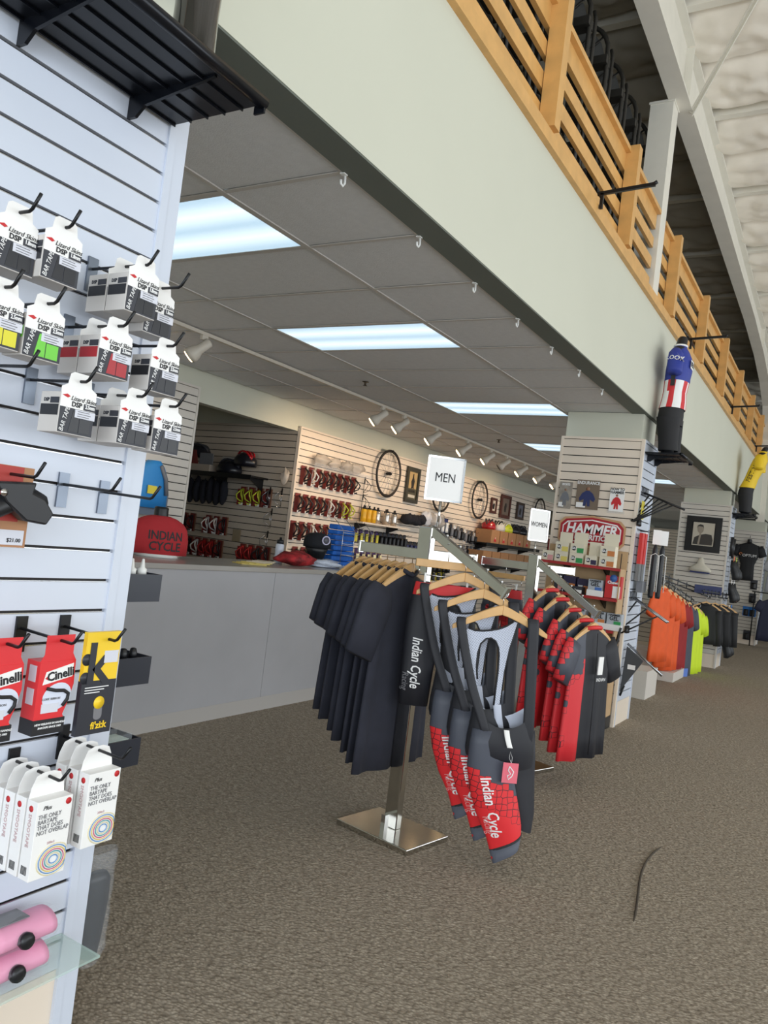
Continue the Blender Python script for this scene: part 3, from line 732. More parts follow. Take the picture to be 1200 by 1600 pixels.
# ------------------------------------------------------------------ red and grey jerseys on the farther rack
JB = mat('black_jersey', (30, 31, 38), 0.65, var=0.1, vscale=16)
dS = Vector((math.cos(A2), math.sin(A2), 0)); rz2 = A2+PI/2
names = ['innermost', 'second from the pole', 'third from the pole', 'fourth from the pole', 'outermost, with a white tag']
a2 = Vector((R2[0], R2[1], 1.36)); b2 = Vector((R2[0], R2[1], 1.08))+dS*0.52
def jersey_body_mesh(seed, L):
    t, sl = tee_meshes(seed, L=L, hem=0.25, hw=0.23, sleeve=0.24, sl_w=0.085, fold=0.6, depth=0.03)
    return t, sl
for k, t_ in enumerate((0.30, 0.47, 0.66, 0.84, 0.97)):
    p = a2.lerp(b2, t_)+Vector((0, 0, -0.062))
    rz = rz2+(0.12, 0.10, 0.16, 0.05, 0.02)[k]
    make_hanger('maple hanger of the red jersey that hangs %s' % names[k].split(',')[0], tuple(p), rz, 'hangers of the red jerseys')
    j = thing('cycling_jersey', 'red, grey and black cycling jersey on the farther rack, %s' % names[k], 'jersey', tuple(p+Vector((0, 0, -0.002))), rz, 'red jerseys on the farther rack')
    t, sl = jersey_body_mesh(k+20, 0.83)
    # black centre panel: faces near the middle of the front take the plain black cloth
    for i, f in enumerate(t.f):
        c = sum((Vector(t.v[q]) for q in f), Vector())/len(f)
        if -0.10 < c.x < 0.30 and c.y < 0.0: t.mi[i] = 1
        if c.x > 0.08: t.mi[i] = 1
    t.build('body', [JERSEYPRINT, JB], j)
    sl[0].build('sleeve', JERSEYPRINT, j); sl[1].build('sleeve', JB if k == 4 else JERSEYPRINT, j)
    c = MB(); c.tube([(0.07*math.cos(a), 0.03*math.sin(a), -0.035-0.01*math.sin(a)) for a in [2*PI*q/16 for q in range(16)]], 0.014, 6, closed=True); c.build('collar', REDFAB, j)
    MB().tube([(0.0, -0.034, -0.06), (0.0, -0.045, -0.20), (0.0, -0.055, -0.5), (0, -0.06, -0.8)], 0.0025, 5).build('zip', BLACKTXT, j)
    if k == 4:
        MB().box(-0.026, 0.026, -0.003, 0.003, -0.31, -0.20).build('swing_tag', WHITE, j, (0.02, -0.066, 0))
        lettering('INDIAN', 0.03, WHITETXT, j, (0.03, -0.072, -0.34))
    if k == 2:
        MB().box(-0.02, 0.02, -0.003, 0.003, -0.30, -0.20).build('swing_tag', mat('kraft_tag', (180, 150, 110), 0.7), j, (-0.02, -0.066, 0))
# ------------------------------------------------------------------ goods on the near column (aisle face, facing +X)
RZ = PI/2            # local x runs along the aisle, local -y points out of the wall
def at_wall(y, z, out=0.0): return (FX+out, y, z)
HOOKMETAL = mat('zinc_plate', (120, 128, 140), 0.3, 0.8)
def peg_hook(label, y, z, L=0.20, plate=True, group='black peg hooks on the near column', base=FX, rot=RZ, pos=None, clear=True):
    h = thing('peg_hook', label, 'hook', pos or (base, y, z), rot, group)
    MB().box(-0.014, 0.014, -0.006, 0.0, -0.055, 0.028).build('back_plate', HOOKMETAL if clear else BLACK, h)
    MB().tube([(0, -0.004, 0), (0, -(L-0.03), -0.004), (0, -(L-0.022), 0.0), (0, -L, 0.028)], 0.0036, 7).build('arm', BLACK, h)
    return h
CARTON = mat('grey_white_carton', (206, 202, 198), 0.55)
CHAR = mat('charcoal_print', (52, 54, 62), 0.5)
STICK = mat('price_sticker', (214, 216, 226), 0.5)
def tape_box(label, y, z, tape, size_word, out=0.17, group='bar tape boxes on the near column', deep=1):
    """hanging carton; the hook hole sits at z, the box below it; out = front face's distance from the wall"""
    W, H, D = 0.088, 0.086, 0.066
    r = thing('bar_tape_box', label, 'box', at_wall(y, z, out), RZ, group)
    t = -0.030; b = t-H
    bx = MB(); bx.box(-W/2, W/2, 0, D, b, t); bx.build('carton', CARTON, r, bevel=0.0012)
    tab = MB(); mt = Matrix(((1, 0, 0, 0), (0, 0, 1, 0.001), (0, 1, 0, 0), (0, 0, 0, 1)))
    poly = [(-W/2, t), (W/2, t), (W/2, t+0.012), (0.030, t+0.020), (0.026, 0.012), (0.018, 0.017), (-0.018, 0.017), (-0.026, 0.012), (-0.030, t+0.020), (-W/2, t+0.012)]
    tab.prism(poly, -0.0006, 0.0006, mt); tab.build('hang_tab', WHITE, r)
    MB().box(-W/2, W/2, -0.0008, 0, t-0.030, t).build('front_header', WHITE, r)
    MB().box(-W/2+0.001, W/2-0.001, -0.0006, 0, b+0.002, t-0.028).build('front_band', CHAR, r)
    win = MB().prism([(-0.018, b+0.006), (0.006, b+0.006), (0.006, t-0.034), (-0.010, t-0.034)], 0.0006, 0.0012, Matrix(((1, 0, 0, 0), (0, 0, -1, 0), (0, 1, 0, 0), (0, 0, 0, 1)))).build('window', tape, r)
    MB().box(0.008, 0.036, -0.0014, 0, b+0.006, b+0.036).build('colour_swatch', tape, r)
    MB().box(-0.006, W/2+0.001, -0.002, 0, b+0.038, b+0.055).build('price_sticker', STICK, r)
    # left side of the carton: dark band, window with the tape rolls
    MB().box(-W/2-0.0008, -W/2, 0.004, D-0.004, t-0.026, t-0.002).build('side_header', CARTON, r)
    MB().box(-W/2-0.0010, -W/2, 0.004, D-0.004, t-0.050, t-0.027).build('side_window', tape, r)
    MB().box(-W/2-0.0012, -W/2, 0.004, 0.032, t-0.025, t-0.012).build('side_band', CHAR, r)
    lettering('DSP', 0.0105, CHAR, r, (-W/2-0.0014, 0.044, t-0.018), (0, -1, 0), (0, 0, 1), bold=0.0004)
    lettering('Lizard Skins', 0.0135, BLACKTXT, r, (0.012, -0.0016, t-0.009), shear=0.3)
    lettering('DSP', 0.0150, BLACKTXT, r, (-0.004, -0.0016, t-0.0215), bold=0.0004)
    MB().box(0.014, W/2, -0.0022, 0, t-0.029, t-0.0155).build('size_band', CHAR, r)
    lettering(size_word, 0.0115, WHITETXT, r, (0.029, -0.0026, t-0.0215), bold=0.0004, xs=0.75)
    lettering('BAR TAPE', 0.0145, WHITETXT, r, (-0.030, -0.0016, b+0.030), (0.22, 0, 1), (-1, 0, 0.22), shear=0.2, xs=0.85)
    MB().prism([(-0.042, t-0.006), (-0.030, t-0.002), (-0.022, t-0.006), (-0.028, t-0.010)], 0.0010, 0.0016, Matrix(((1, 0, 0, 0), (0, 0, -1, 0), (0, 1, 0, 0), (0, 0, 0, 1)))).build('lizard_emblem', REDTXT, r)
    for q in range(3): MB().box(0.0, 0.030+0.004*(q % 2), -0.0024, -0.002, b+0.051-q*0.005, b+0.0525-q*0.005).build('sticker_print', GREYTXT, r)
    return r
TAPE_BK = mat('black_bar_tape', (30, 31, 36), 0.35)
TAPE_GN = mat('green_bar_tape', (112, 205, 62), 0.4)
TAPE_YL = mat('yellow_bar_tape', (222, 214, 42), 0.4)
TAPE_RD = mat('red_bar_tape', (170, 36, 44), 0.4)
boxes = [  # y, z, tape, size, out, words
    (0.905, 1.945, TAPE_BK, '1.8', 0.165, 'black bar tape box cut by the left edge, top row'),
    (0.995, 1.950, TAPE_BK, '1.8', 0.185, 'black bar tape box, top row, nearest the camera'),
    (1.205, 1.948, TAPE_BK, '1.8', 0.190, 'black bar tape box in front of its stack, top row'),
    (1.205, 1.948, TAPE_BK, '1.8', 0.122, 'black bar tape box second in its stack, top row'),
    (1.305, 1.930, TAPE_BK, '1.8', 0.140, 'black bar tape box half hidden at the column edge, top row'),
    (0.890, 1.790, TAPE_YL, '2.5', 0.175, 'yellow bar tape box cut by the left edge'),
    (0.985, 1.788, TAPE_GN, '2.5', 0.175, 'lime green bar tape box, middle row'),
    (1.162, 1.794, TAPE_RD, '2.5', 0.178, 'red bar tape box in front, middle row'),
    (1.162, 1.794, TAPE_RD, '2.5', 0.110, 'red bar tape box behind another, middle row'),
    (1.312, 1.790, TAPE_BK, '2.5', 0.175, 'black bar tape box at the column edge, middle row'),
    (1.085, 1.650, TAPE_BK, '2.5', 0.178, 'black bar tape box, bottom row, nearest the camera'),
    (1.240, 1.652, TAPE_BK, '2.5', 0.178, 'black bar tape box in front, middle of the bottom row'),
    (1.240, 1.652, TAPE_BK, '2.5', 0.110, 'black bar tape box behind another, middle of the bottom row'),
    (1.345, 1.650, TAPE_BK, '2.5', 0.175, 'black bar tape box at the column edge, bottom row'),
]
for (y, z, tp, sz, out, lab) in boxes: tape_box(lab, y, z, tp, sz+'mm', out)
hooks_done = set()
for (y, z, tp, sz, out, lab) in boxes:
    key = (round(y, 2), round(z, 1))
    if key in hooks_done: continue
    hooks_done.add(key)
    peg_hook('black peg hook through the %s' % lab.replace(' box', '').replace('black ', ''), y, z+0.004, 0.225)
peg_hook('empty black peg hook left of the bottom tape row', 0.955, 1.655, 0.21)
peg_hook('empty black peg hook on a zinc plate, next to the pump card', 1.205, 1.430, 0.20)
peg_hook('empty black peg hook on a zinc plate, nearest the column edge', 1.325, 1.425, 0.20)

# folding strap card with the black clamp
pk = thing('clamp_pack', 'black plastic clamp on a red and kraft hanging card', 'package', at_wall(1.01, 1.435, 0.09), RZ)
MB().box(-0.085, 0.055, 0, 0.0012, -0.155, 0.018).build('card', mat('kraft_card', (176, 128, 92), 0.7), pk)
MB().box(-0.084, 0.030, -0.001, 0, -0.100, 0.017).build('red_print', mat('brick_red_print', (176, 62, 56), 0.6), pk)
MB().box(-0.086, 0.048, -0.002, 0, -0.150, -0.118).build('price_sticker', STICK, pk)
lettering('$21.00', 0.012, BLACKTXT, pk, (0.025, -0.003, -0.140))
cl = MB()
cl.loft([[(x+0.0, -0.02-0.022*math.sin(2*PI*k/10), z+0.026*math.cos(2*PI*k/10)) for k in range(10)] for x, z in ((-0.06, -0.095), (-0.04, -0.075), (0.0, -0.055), (0.045, -0.05), (0.07, -0.060))])
cl.build('clamp_body', BLACK_PL, pk)
MB().prism([(-0.06, -0.020), (0.035, -0.012), (0.030, -0.035), (0.06, -0.045), (0.085, -0.075), (0.07, -0.10), (0.02, -0.095), (-0.03, -0.060)], 0.012, 0.045, Matrix(((1, 0, 0, 0), (0, 0, -1, 0), (0, 1, 0, 0), (0, 0, 0, 1)))).build('clamp_jaw', BLACK_PL, pk, bevel=0.004)
MB().lathe([(0.001, 0), (0.008, 0.001), (0.008, 0.008), (0.001, 0.010)], 10, Matrix.Translation((-0.045, -0.05, -0.04)) @ Matrix.Rotation(PI/2, 4, 'X')).build('screw', CHROME, pk)
peg_hook('black peg hook holding the clamp card', 1.01, 1.437, 0.20)

# red ribbon boxes
CRED = mat('bright_red_carton', (222, 46, 52), 0.4)
STARBK = mat('black_star_print', (28, 28, 32), 0.45)
def red_tape_box(label, y, z):
    r = thing('red_tape_box', label, 'box', at_wall(y, z, 0.15), RZ, 'red bar tape cartons')
    W, D = 0.090, 0.045
    mt = Matrix(((1, 0, 0, 0), (0, 0, 1, 0), (0, 1, 0, 0), (0, 0, 0, 1)))
    P = [(-W/2, -0.205), (W/2-0.012, -0.205), (W/2-0.010, -0.185), (W/2-0.018, -0.165), (W/2-0.010, -0.145), (W/2+0.002, -0.10), (W/2, -0.045), (-W/2, -0.045)]
    MB().prism(P, 0, D, mt).build('carton', CRED, r)
    MB().prism([(-W/2, -0.045), (W/2, -0.045), (0.036, -0.030), (0.036, 0.012), (-0.036, 0.012), (-0.036, -0.030)], 0.001, 0.0022, mt).build('hang_tab', CRED, r)
    mf = Matrix(((1, 0, 0, 0), (0, 0, -1, 0), (0, 1, 0, 0), (0, 0, 0, 1)))
    MB().box(-W/2-0.0005, W/2-0.011, -0.001, D+0.0005, -0.2055, -0.172).build('black_base', STARBK, r)
    MB().prism([(-0.034, -0.096), (0.040, -0.082), (0.040, -0.052), (-0.028, -0.068)], 0.0003, 0.0010, mf).build('logo_panel', WHITE, r)
    lettering('Cinelli', 0.027, BLACKTXT, r, (0.009, -0.0016, -0.0755), (1, 0, 0.16), (-0.16, 0, 1), bold=0.0008)
    MB().prism([(-0.030, -0.082), (-0.020, -0.074), (-0.021, -0.086)], 0.0012, 0.0016, mf).build('wing_emblem', REDTXT, r)
    ov = [(0.006+0.036*math.cos(a), -0.124+0.030*math.sin(a)+0.1*0.036*math.cos(a)) for a in [2*PI*k/24 for k in range(24)]]
    MB().prism(ov, 0.0003, 0.0009, mf).build('picture_oval', mat('pale_blue_print', (216, 222, 238), 0.5), r)
    MB().tube([(-0.022, -0.0022, -0.104), (0.0, -0.0022, -0.110), (0.022, -0.0022, -0.112), (0.034, -0.0022, -0.120), (0.033, -0.0022, -0.132), (0.022, -0.0022, -0.146)], 0.0042, 6).build('printed_handlebar', BLACKTXT, r)
    MB().box(-0.030, 0.012, -0.002, 0, -0.158, -0.138).build('price_sticker', STICK, r)
    lettering('CORK RIBBON', 0.007, GREYTXT, r, (-0.008, -0.0016, -0.128))
    lettering('NEW FEELINGS IN HANDLE', 0.0062, WHITETXT, r, (-0.004, -0.0022, -0.182), shear=0.2, bold=0.0001)
    lettering('BARTAPE SINCE 1983', 0.0062, WHITETXT, r, (-0.004, -0.0022, -0.190), shear=0.2, bold=0.0001)
    for a, b in ((-0.09, -0.055), (-0.14, -0.105)): MB().box(-W/2-0.001, -W/2, 0.010, 0.034, a, b).build('side_label', STICK, r)
    return r
red_tape_box('red and black bar tape carton cut by the left edge', 1.015, 1.085)
red_tape_box('red and black bar tape carton with oval picture, beside the yellow pack', 1.145, 1.085)
for y, n in ((1.015, 'red carton at the left edge'), (1.145, 'red carton beside the yellow pack'), (1.262, 'yellow and black pack')): peg_hook('black peg hook through the '+n, y, 1.088, 0.215, clear=False)
yk = thing('tape_pack', 'yellow and black flat pack with a large letter k', 'package', at_wall(1.250, 1.088, 0.165), RZ)
MB().box(-0.048, 0.048, 0, 0.012, -0.130, 0.014).build('yellow_top', mat('yellow_print', (246, 206, 44), 0.4), yk)
MB().box(-0.0485, 0.0485, -0.0003, 0.0123, -0.222, -0.098).build('black_base', mat('dark_print', (44, 46, 54), 0.4), yk)
lettering('k', 0.130, mat('dark_print', (44, 46, 54), 0.4), yk, (-0.010, -0.001, -0.062), bold=0.003)
for zz in (-0.048, -0.090): MB().lathe([(0.0138, 0), (0.0138, 0.0008)], 14, Matrix.Translation((-0.042, -0.0002, zz)) @ Matrix.Rotation(PI/2, 4, 'X')).build('print_lobe', mat('dark_print', (44, 46, 54), 0.4), yk)
MB().box(0.005, 0.044, -0.0018, 0, -0.058, -0.030).build('price_sticker', STICK, yk)
MB().lathe([(0.0148, 0), (0.0148, 0.0012)], 18, Matrix.Translation((0.006, -0.0006, -0.150)) @ Matrix.Rotation(PI/2, 4, 'X')).build('yellow_badge', mat('yellow_print', (246, 206, 44), 0.4), yk)
MB().prism([(0.006+0.012*math.cos(a), -0.176+(0.012 if math.sin(a) > 0 else -0.004)+0.010*math.sin(a)) for a in [2*PI*k/16 for k in range(16)]], 0.0004, 0.0010, Matrix(((1, 0, 0, 0), (0, 0, -1, 0), (0, 1, 0, 0), (0, 0, 0, 1)))).build('window', GREYTXT, yk)
lettering("fi'zi:k", 0.022, mat('yellow_print', (246, 206, 44), 0.4), yk, (0.012, -0.0012, -0.203), bold=0.0006)
for q in range(3): MB().box(-0.038, 0.028-0.012*q, -0.0009, 0, -0.114-q*0.006, -0.112-q*0.006).build('small_print', WHITETXT, yk)

# white bar tape cartons with rings printed on them
PRINTS = [mat('ring_cream', (238, 224, 176), .5), mat('ring_blue', (92, 150, 214), .5), mat('ring_yellow', (240, 206, 92), .5), mat('ring_rose', (214, 84, 128), .5), mat('ring_teal', (70, 170, 180), .5)]
def white_tape_box(label, y, z, out, full, group):
    r = thing('white_tape_box', label, 'box', at_wall(y, z, out), RZ, group)
    W, D, t, b = 0.090, 0.036, -0.034, -0.206
    MB().box(-W/2, W/2, 0, D, b, t).build('carton', WHITE, r, bevel=0.001)
    mt = Matrix(((1, 0, 0, 0), (0, 0, 1, D-0.003), (0, 1, 0, 0), (0, 0, 0, 1)))
    MB().prism([(-W/2, t), (W/2, t), (W/2-0.004, -0.012), (0.030, 0.012), (0.012, 0.018), (-0.012, 0.018), (-0.030, 0.012), (-W/2+0.004, -0.012)], 0, 0.001, mt).build('hang_tab', WHITE, r)
    MB().lathe([(0.007, 0), (0.007, 0.0006)], 14, Matrix.Translation((-W/2, 0.020, t-0.018)) @ Matrix.Rotation(-PI/2, 4, 'Y')).build('side_seal', REDTXT, r)
    lettering('SMOOTAPE', 0.014, mat('pale_rose_print', (206, 176, 178), 0.6), r, (-W/2-0.001, 0.02, t-0.065), (0, 0, -1), (0, -1, 0))
    for q in range(5): MB().box(-W/2-0.0008, -W/2, 0.010+q*0.004, 0.012+q*0.004, b+0.012, b+0.030).build('barcode', BLACKTXT, r)
    if full:
        lettering('THE ONLY\nBARTAPE\nTHAT DOES\nNOT OVERLAP', 0.0138, GREYTXT, r, (-0.040, -0.0008, t-0.052), align='LEFT', xs=0.88)
        lettering('Plus', 0.013, BLACKTXT, r, (-0.020, -0.0008, t-0.016), shear=0.3)
        MB().lathe([(0.0075, 0), (0.0075, 0.0006)], 14, Matrix.Translation((0.034, -0.0002, t-0.012)) @ Matrix.Rotation(PI/2, 4, 'X')).build('seal', REDTXT, r)
        lettering('200x3', 0.008, mat('pale_rose_print', (206, 176, 178), 0.6), r, (0.0, -0.0008, t-0.096))
        for q in range(7):
            rr = 0.042-0.0052*q; cx, cz = 0.012, b+0.036
            pts = [(cx+rr*math.cos(a), -0.0008-0.0001*q, cz+rr*math.sin(a)*0.82) for a in [2*PI*k/28 for k in range(28)]]
            pts = [(max(-W/2+0.002, min(W/2-0.002, x)), y_, max(b+0.002, z_)) for x, y_, z_ in pts]
            MB().tube(pts, 0.0011, 4, closed=True).build('printed_ring', PRINTS[q % 5], r)
    return r
for k in range(4): white_tape_box('white bar tape carton with printed rings, left stack, %s' % ['frontmost', 'second from the front', 'third from the front', 'rearmost'][k], 1.172-0.001*k, 0.770, 0.168-0.040*k, k == 0, 'white cartons, left stack')
for k in range(3): white_tape_box('white bar tape carton with printed rings, right stack, %s' % ['frontmost', 'middle', 'rearmost'][k], 1.302-0.001*k, 0.805, 0.168-0.042*k, k == 0, 'white cartons, right stack')
peg_hook('black peg hook of the left stack of white cartons', 1.172, 0.780, 0.20, clear=False); peg_hook('black peg hook of the right stack of white cartons', 1.302, 0.815, 0.24, clear=False)

# glass shelf with two wrapped pink tapes
tag(MB().box(FX+0.002, FX+0.150, 0.84, 1.375, 0.300, 0.306).build('glass_shelf', mat('shelf_glass', (205, 232, 222), 0.05, alpha=0.35)), 'clear glass shelf low on the near column', 'shelf')
PINK = mat('pink_foam', (236, 150, 186), 0.5)
for k, (z, lab) in enumerate(((0.308, 'lower pink bar tape roll in clear wrapping on the glass shelf'), (0.376, 'upper pink bar tape roll in clear wrapping with grey card'))):
    r = thing('wrapped_tape', lab, 'package', (FX+0.075, 1.09+0.012*k, z), RZ+0.0, 'pink tapes on the glass shelf')
    for s in (-1, 1):
        MB().loft([[(s*x, 0.045*math.cos(2*PI*q/16), 0.032+0.030*math.sin(2*PI*q/16)) for q in range(16)] for x in (0.012, 0.03, 0.10, 0.145, 0.16)] if s > 0 else [[(s*x, 0.045*math.cos(-2*PI*q/16), 0.032+0.030*math.sin(-2*PI*q/16)) for q in range(16)] for x in (0.012, 0.03, 0.10, 0.145, 0.16)]).build('roll', PINK, r)
    MB().lathe([(0.004, -0.002), (0.017, 0), (0.019, 0.010), (0.016, 0.018), (0.006, 0.020)], 14, Matrix.Translation((0.075, -0.042, 0.03)) @ Matrix.Rotation(PI/2, 4, 'X')).build('bar_plug', BLACK_PL, r)
    if k: MB().box(-0.11, 0.10, -0.02, 0.03, 0.064, 0.066).build('card', GREYTXT, r)
    def wrap(u, v):
        a = 2*PI*u; x = -0.175+0.36*v; e = 1 if 0.05 < v < 0.93 else 0.55
        return (x, (0.052+0.004*math.sin(9*a+7*v))*math.cos(a)*e, 0.033+(0.035+0.003*math.sin(5*a+20*v))*math.sin(a)*e)
    MB().sheet(wrap, 20, 14).build('wrapper', CLEAR, r)

# black shelf at the top of each column
def black_shelf(label, y0, y1, rear):
    r = thing('metal_shelf', label, 'shelf', (FX, 0, 2.40), 0, 'black metal shelves on the columns')
    W = 0.305
    NV = mat('black_shelf_metal', (20, 23, 30), 0.28, 0.4)
    MB().box(0.004, W, y0, y1, 0.0, 0.014).build('deck', NV, r)
    n = 5
    for k in range(n): MB().box(0.015+k*0.058, 0.018+k*0.058, y0, y1, -0.006, 0.0).build('rib', NV, r)
    MB().tube([(W+0.004, y0, 0.006), (W+0.004, y1+0.008, 0.006)], 0.016, 10).build('bullnose', NV, r)
    MB().box(W-0.02, W+0.012, y1, y1+0.006, -0.02, 0.012).build('end_clip', NV, r)
    for y in (y0+0.13, y0+0.43):
        if y > y1: continue
        MB().prism([(0.002, -0.055), (0.03, -0.055), (0.06, -0.03), (W-0.02, -0.004), (W-0.02, 0), (0.002, 0)], -0.004, 0.004, Matrix(((1, 0, 0, 0), (0, 0, -1, y), (0, 1, 0, 0), (0, 0, 0, 1)))).build('bracket', NV, r)
    return r
black_shelf('black metal shelf on top of the near column', 0.82, 1.385, 0)

# ------------------------------------------------------------------ bins and bag on the far side of the near column
BIN = mat('black_acrylic', (40, 44, 54), 0.3)
for z, lab in ((1.143, 'black acrylic bin of white dropper bottles on the column corner'), (0.915, 'black acrylic bin of dark dropper bottles on the column corner'), (0.690, 'black acrylic bin with a clear plastic case on the column corner')):
    b = thing('acrylic_bin', lab, 'bin', (FX-0.012, 1.442, z), 0, 'bins on the near column')
    MB().box(-0.004, 0, 0, 0.130, 0, 0.075).build('end_panel', BIN, b)
    MB().box(-0.40, -0.004, 0.126, 0.130, 0, 0.075).build('front_panel', BIN, b)
    MB().box(-0.40, -0.004, 0.0, 0.126, 0, 0.004).build('floor_panel', BIN, b)
    MB().box(-0.404, -0.40, 0, 0.130, 0, 0.075).build('end_panel', BIN, b)
WB = [(0.001, 0), (0.0165, 0.001), (0.0165, 0.058), (0.011, 0.064), (0.0125, 0.066), (0.0125, 0.082), (0.007, 0.086), (0.0035, 0.108), (0.002, 0.110)]
for k, (dx, y) in enumerate(((-0.03, 1.475), (-0.03, 1.512), (-0.05, 1.452))):
    b = thing('dropper_bottle', 'small white dropper bottle in the top bin, %s' % ('left of two', 'right of two', 'hidden by the column edge')[k], 'bottle', (FX-0.012+dx, y+0.012, 1.148), 0, 'white dropper bottles')
    MB().lathe(WB[:4], 14).build('flask', WHITE_PL, b); MB().lathe(WB[4:], 14).build('cap', WHITE_PL, b)
    for q in range(3): MB().lathe([(0.0167, 0.03+0.006*q), (0.0167, 0.032+0.006*q)], 14).build('red_print', mat('pale_rose_print', (206, 176, 178), 0.6), b)
for k, (dx, y) in enumerate(((-0.06, 1.470), (-0.03, 1.496), (-0.03, 1.530))):
    b = thing('dropper_bottle', 'small black dropper bottle in the middle bin, %s' % ('nearest the column', 'middle', 'farthest right')[k], 'bottle', (FX-0.012+dx, y, 0.920), 0, 'black dropper bottles')
    MB().lathe([(r_*0.85, z_*0.9) for r_, z_ in WB[:4]], 12).build('flask', BLACK_PL, b); MB().lathe([(0.011, 0.058), (0.0115, 0.078), (0.008, 0.090), (0.004, 0.092)], 12).build('cap', BLACK_PL, b)
cb = thing('clear_case', 'small clear plastic case with green card in the lowest bin', 'box', (FX-0.05, 1.50, 0.695), 0)
MB().box(-0.03, 0.03, -0.04, 0.045, 0, 0.085).build('case', CLEAR, cb); MB().box(-0.028, 0.028, -0.036, 0.038, 0.01, 0.07).build('card', mat('pale_green_card', (190, 206, 196), 0.6), cb)
pb = thing('bagged_tube', 'black inner tube in a clear plastic bag hanging on the column corner', 'package', (FX-0.02, 1.485, 0.18), 0)
MB().loft([[(0.0+0.016*math.cos(2*PI*q/14), s_+w_*math.sin(2*PI*q/14), z_) for q in range(14)] for s_, w_, z_ in ((0.01, 0.02, 0.01), (0.0, 0.042, 0.06), (0.004, 0.046, 0.15), (0.008, 0.040, 0.215), (0.002, 0.030, 0.235))]).build('tube', BLACK_PL, pb)
MB().sheet(lambda u, v: (0.021*math.cos(2*PI*u)+0.003*math.sin(22*v), 0.004+0.055*math.sin(2*PI*u)*(1 if v > 0.08 else 0.6), -0.005+0.30*v), 16, 10).build('bag', CLEAR, pb)
# ------------------------------------------------------------------ goods on the back slatwall and in the alcove
CARD_R = mat('brick_red_card', (120, 42, 38), 0.6, var=0.2, vscale=20)
CARD_K = mat('kraft_card_dark', (140, 108, 82), 0.75)
CAGE_B = mat('black_cage', (26, 26, 30), 0.4); CAGE_W = mat('white_cage', (222, 222, 220), 0.4); CAGE_Y = mat('lime_cage', (196, 206, 60), 0.4); CAGE_R = mat('red_cage', (176, 34, 36), 0.4)
def cage_tube(mb, s=1.0, r=0.006):
    """bottle cage of bent tube: two side loops and a bottom hook"""
    for sx in (-1, 1):
        mb.tube([(0, 0.0, 0.0), (sx*0.02*s, -0.02*s, 0.01*s), (sx*0.040*s, -0.05*s, 0.03*s), (sx*0.034*s, -0.072*s, 0.075*s), (sx*0.012*s, -0.05*s, 0.11*s), (0, -0.01*s, 0.145*s)], r, 5)
    mb.tube([(0, 0, -0.02*s), (0, -0.03*s, -0.025*s), (0, -0.06*s, -0.015*s)], r, 5)
    mb.tube([(0, 0, -0.02*s), (0, 0, 0.145*s)], r, 5)
    return mb
def carded_cage(name_m):
    r = thing('carded_bottle_cage', 'x', 'bottle cage')
    MB().box(-0.050, 0.050, 0, 0.004, -0.205, 0.012).build('back_card', CARD_R, r)
    MB().box(-0.050, -0.046, -0.045, 0, -0.205, -0.02).build('side_flap', CARD_R, r)
    MB().box(0.036, 0.050, -0.004, 0, -0.205, 0.012).build('kraft_edge', CARD_K, r)
    c = cage_tube(MB(), 1.05, 0.0085); o = c.build('cage', name_m, r, (0, -0.006, -0.165))
    MB().box(-0.030, 0.030, -0.03, -0.028, -0.205, -0.180).build('price_tag', WHITE, r)
    return r
CP = {k: carded_cage(m) for k, m in (('b', CAGE_B), ('w', CAGE_W), ('y', CAGE_Y), ('r', CAGE_R))}
CP_used = set()
def place_cage(k, loc, rot, label, group):
    if k in CP_used: return dup(CP[k], loc, (0, 0, rot), label, group)
    CP_used.add(k); o = CP[k]; o.location = loc; o.rotation_euler = (0, 0, rot); o['label'] = label; o['group'] = group
    return o
words = {'b': 'black', 'w': 'white', 'y': 'lime', 'r': 'red'}
BF = BX+0.012
def cage_row(z, y0, step, kinds, row):
    for i, k in enumerate(kinds):
        if k == ' ': continue
        place_cage(k, (BF+0.004, y0+step*i, z), RZ, '%s carded bottle cage, %s row of the lit slatwall' % (words[k], row), 'carded cages, %s row of the lit slatwall' % row)
cage_row(2.075, 7.13, 0.150, 'bwbbbbbb', 'top')
cage_row(1.755, 7.08, 0.150, 'bbbbwbyy', 'second')
cage_row(1.440, 7.06, 0.160, 'bbwbb', 'third')
cage_row(1.150, 7.15, 0.160, 'bb', 'lowest')
def alcove_row(z, x0, step, kinds, row):
    for i, k in enumerate(kinds):
        if k == ' ': continue
        place_cage(k, (x0+step*i, 6.990, z), 0, '%s carded bottle cage, %s row in the alcove' % (words[k], row), 'carded cages, %s row in the alcove' % row)
alcove_row(1.765, -6.12, 0.125, 'yyyb', 'top')
alcove_row(1.385, -7.00, 0.130, 'bb wwb', 'middle')
alcove_row(1.105, -6.98, 0.120, 'wbwrrb  rrbb', 'bottom')

# wire cages hanging on their own
WIRE = mat('silver_wire', (190, 192, 196), 0.25, 0.9)
def wire_cage(loc, rot, label, m, group, s=1.0):
    r = thing('wire_bottle_cage', label, 'bottle cage', loc, rot, group)
    cage_tube(MB(), 1.2*s, 0.0036).build('wire_frame', m, r)
    MB().box(-0.006, 0.006, -0.01, 0.0, 0.12*s, 0.20*s).build('hanger_plate', BLACK, r)
    return r
for i, (x, z) in enumerate(((-5.72, 1.60), (-5.55, 1.60), (-5.66, 1.36), (-5.68, 1.10))):
    wire_cage((x, 6.985, z), 0, 'silver wire bottle cages hanging in the alcove, %s' % ('top left', 'top right', 'middle', 'lowest')[i], WIRE, 'wire cages in the alcove')
for i, z in enumerate((1.92, 1.70, 1.48)):
    wire_cage((BF+0.01, 8.42, z), RZ, 'thin black wire bottle cage beside the red cards, %s' % ('top', 'middle', 'lowest')[i], BLACK, 'wire cages on the lit slatwall')

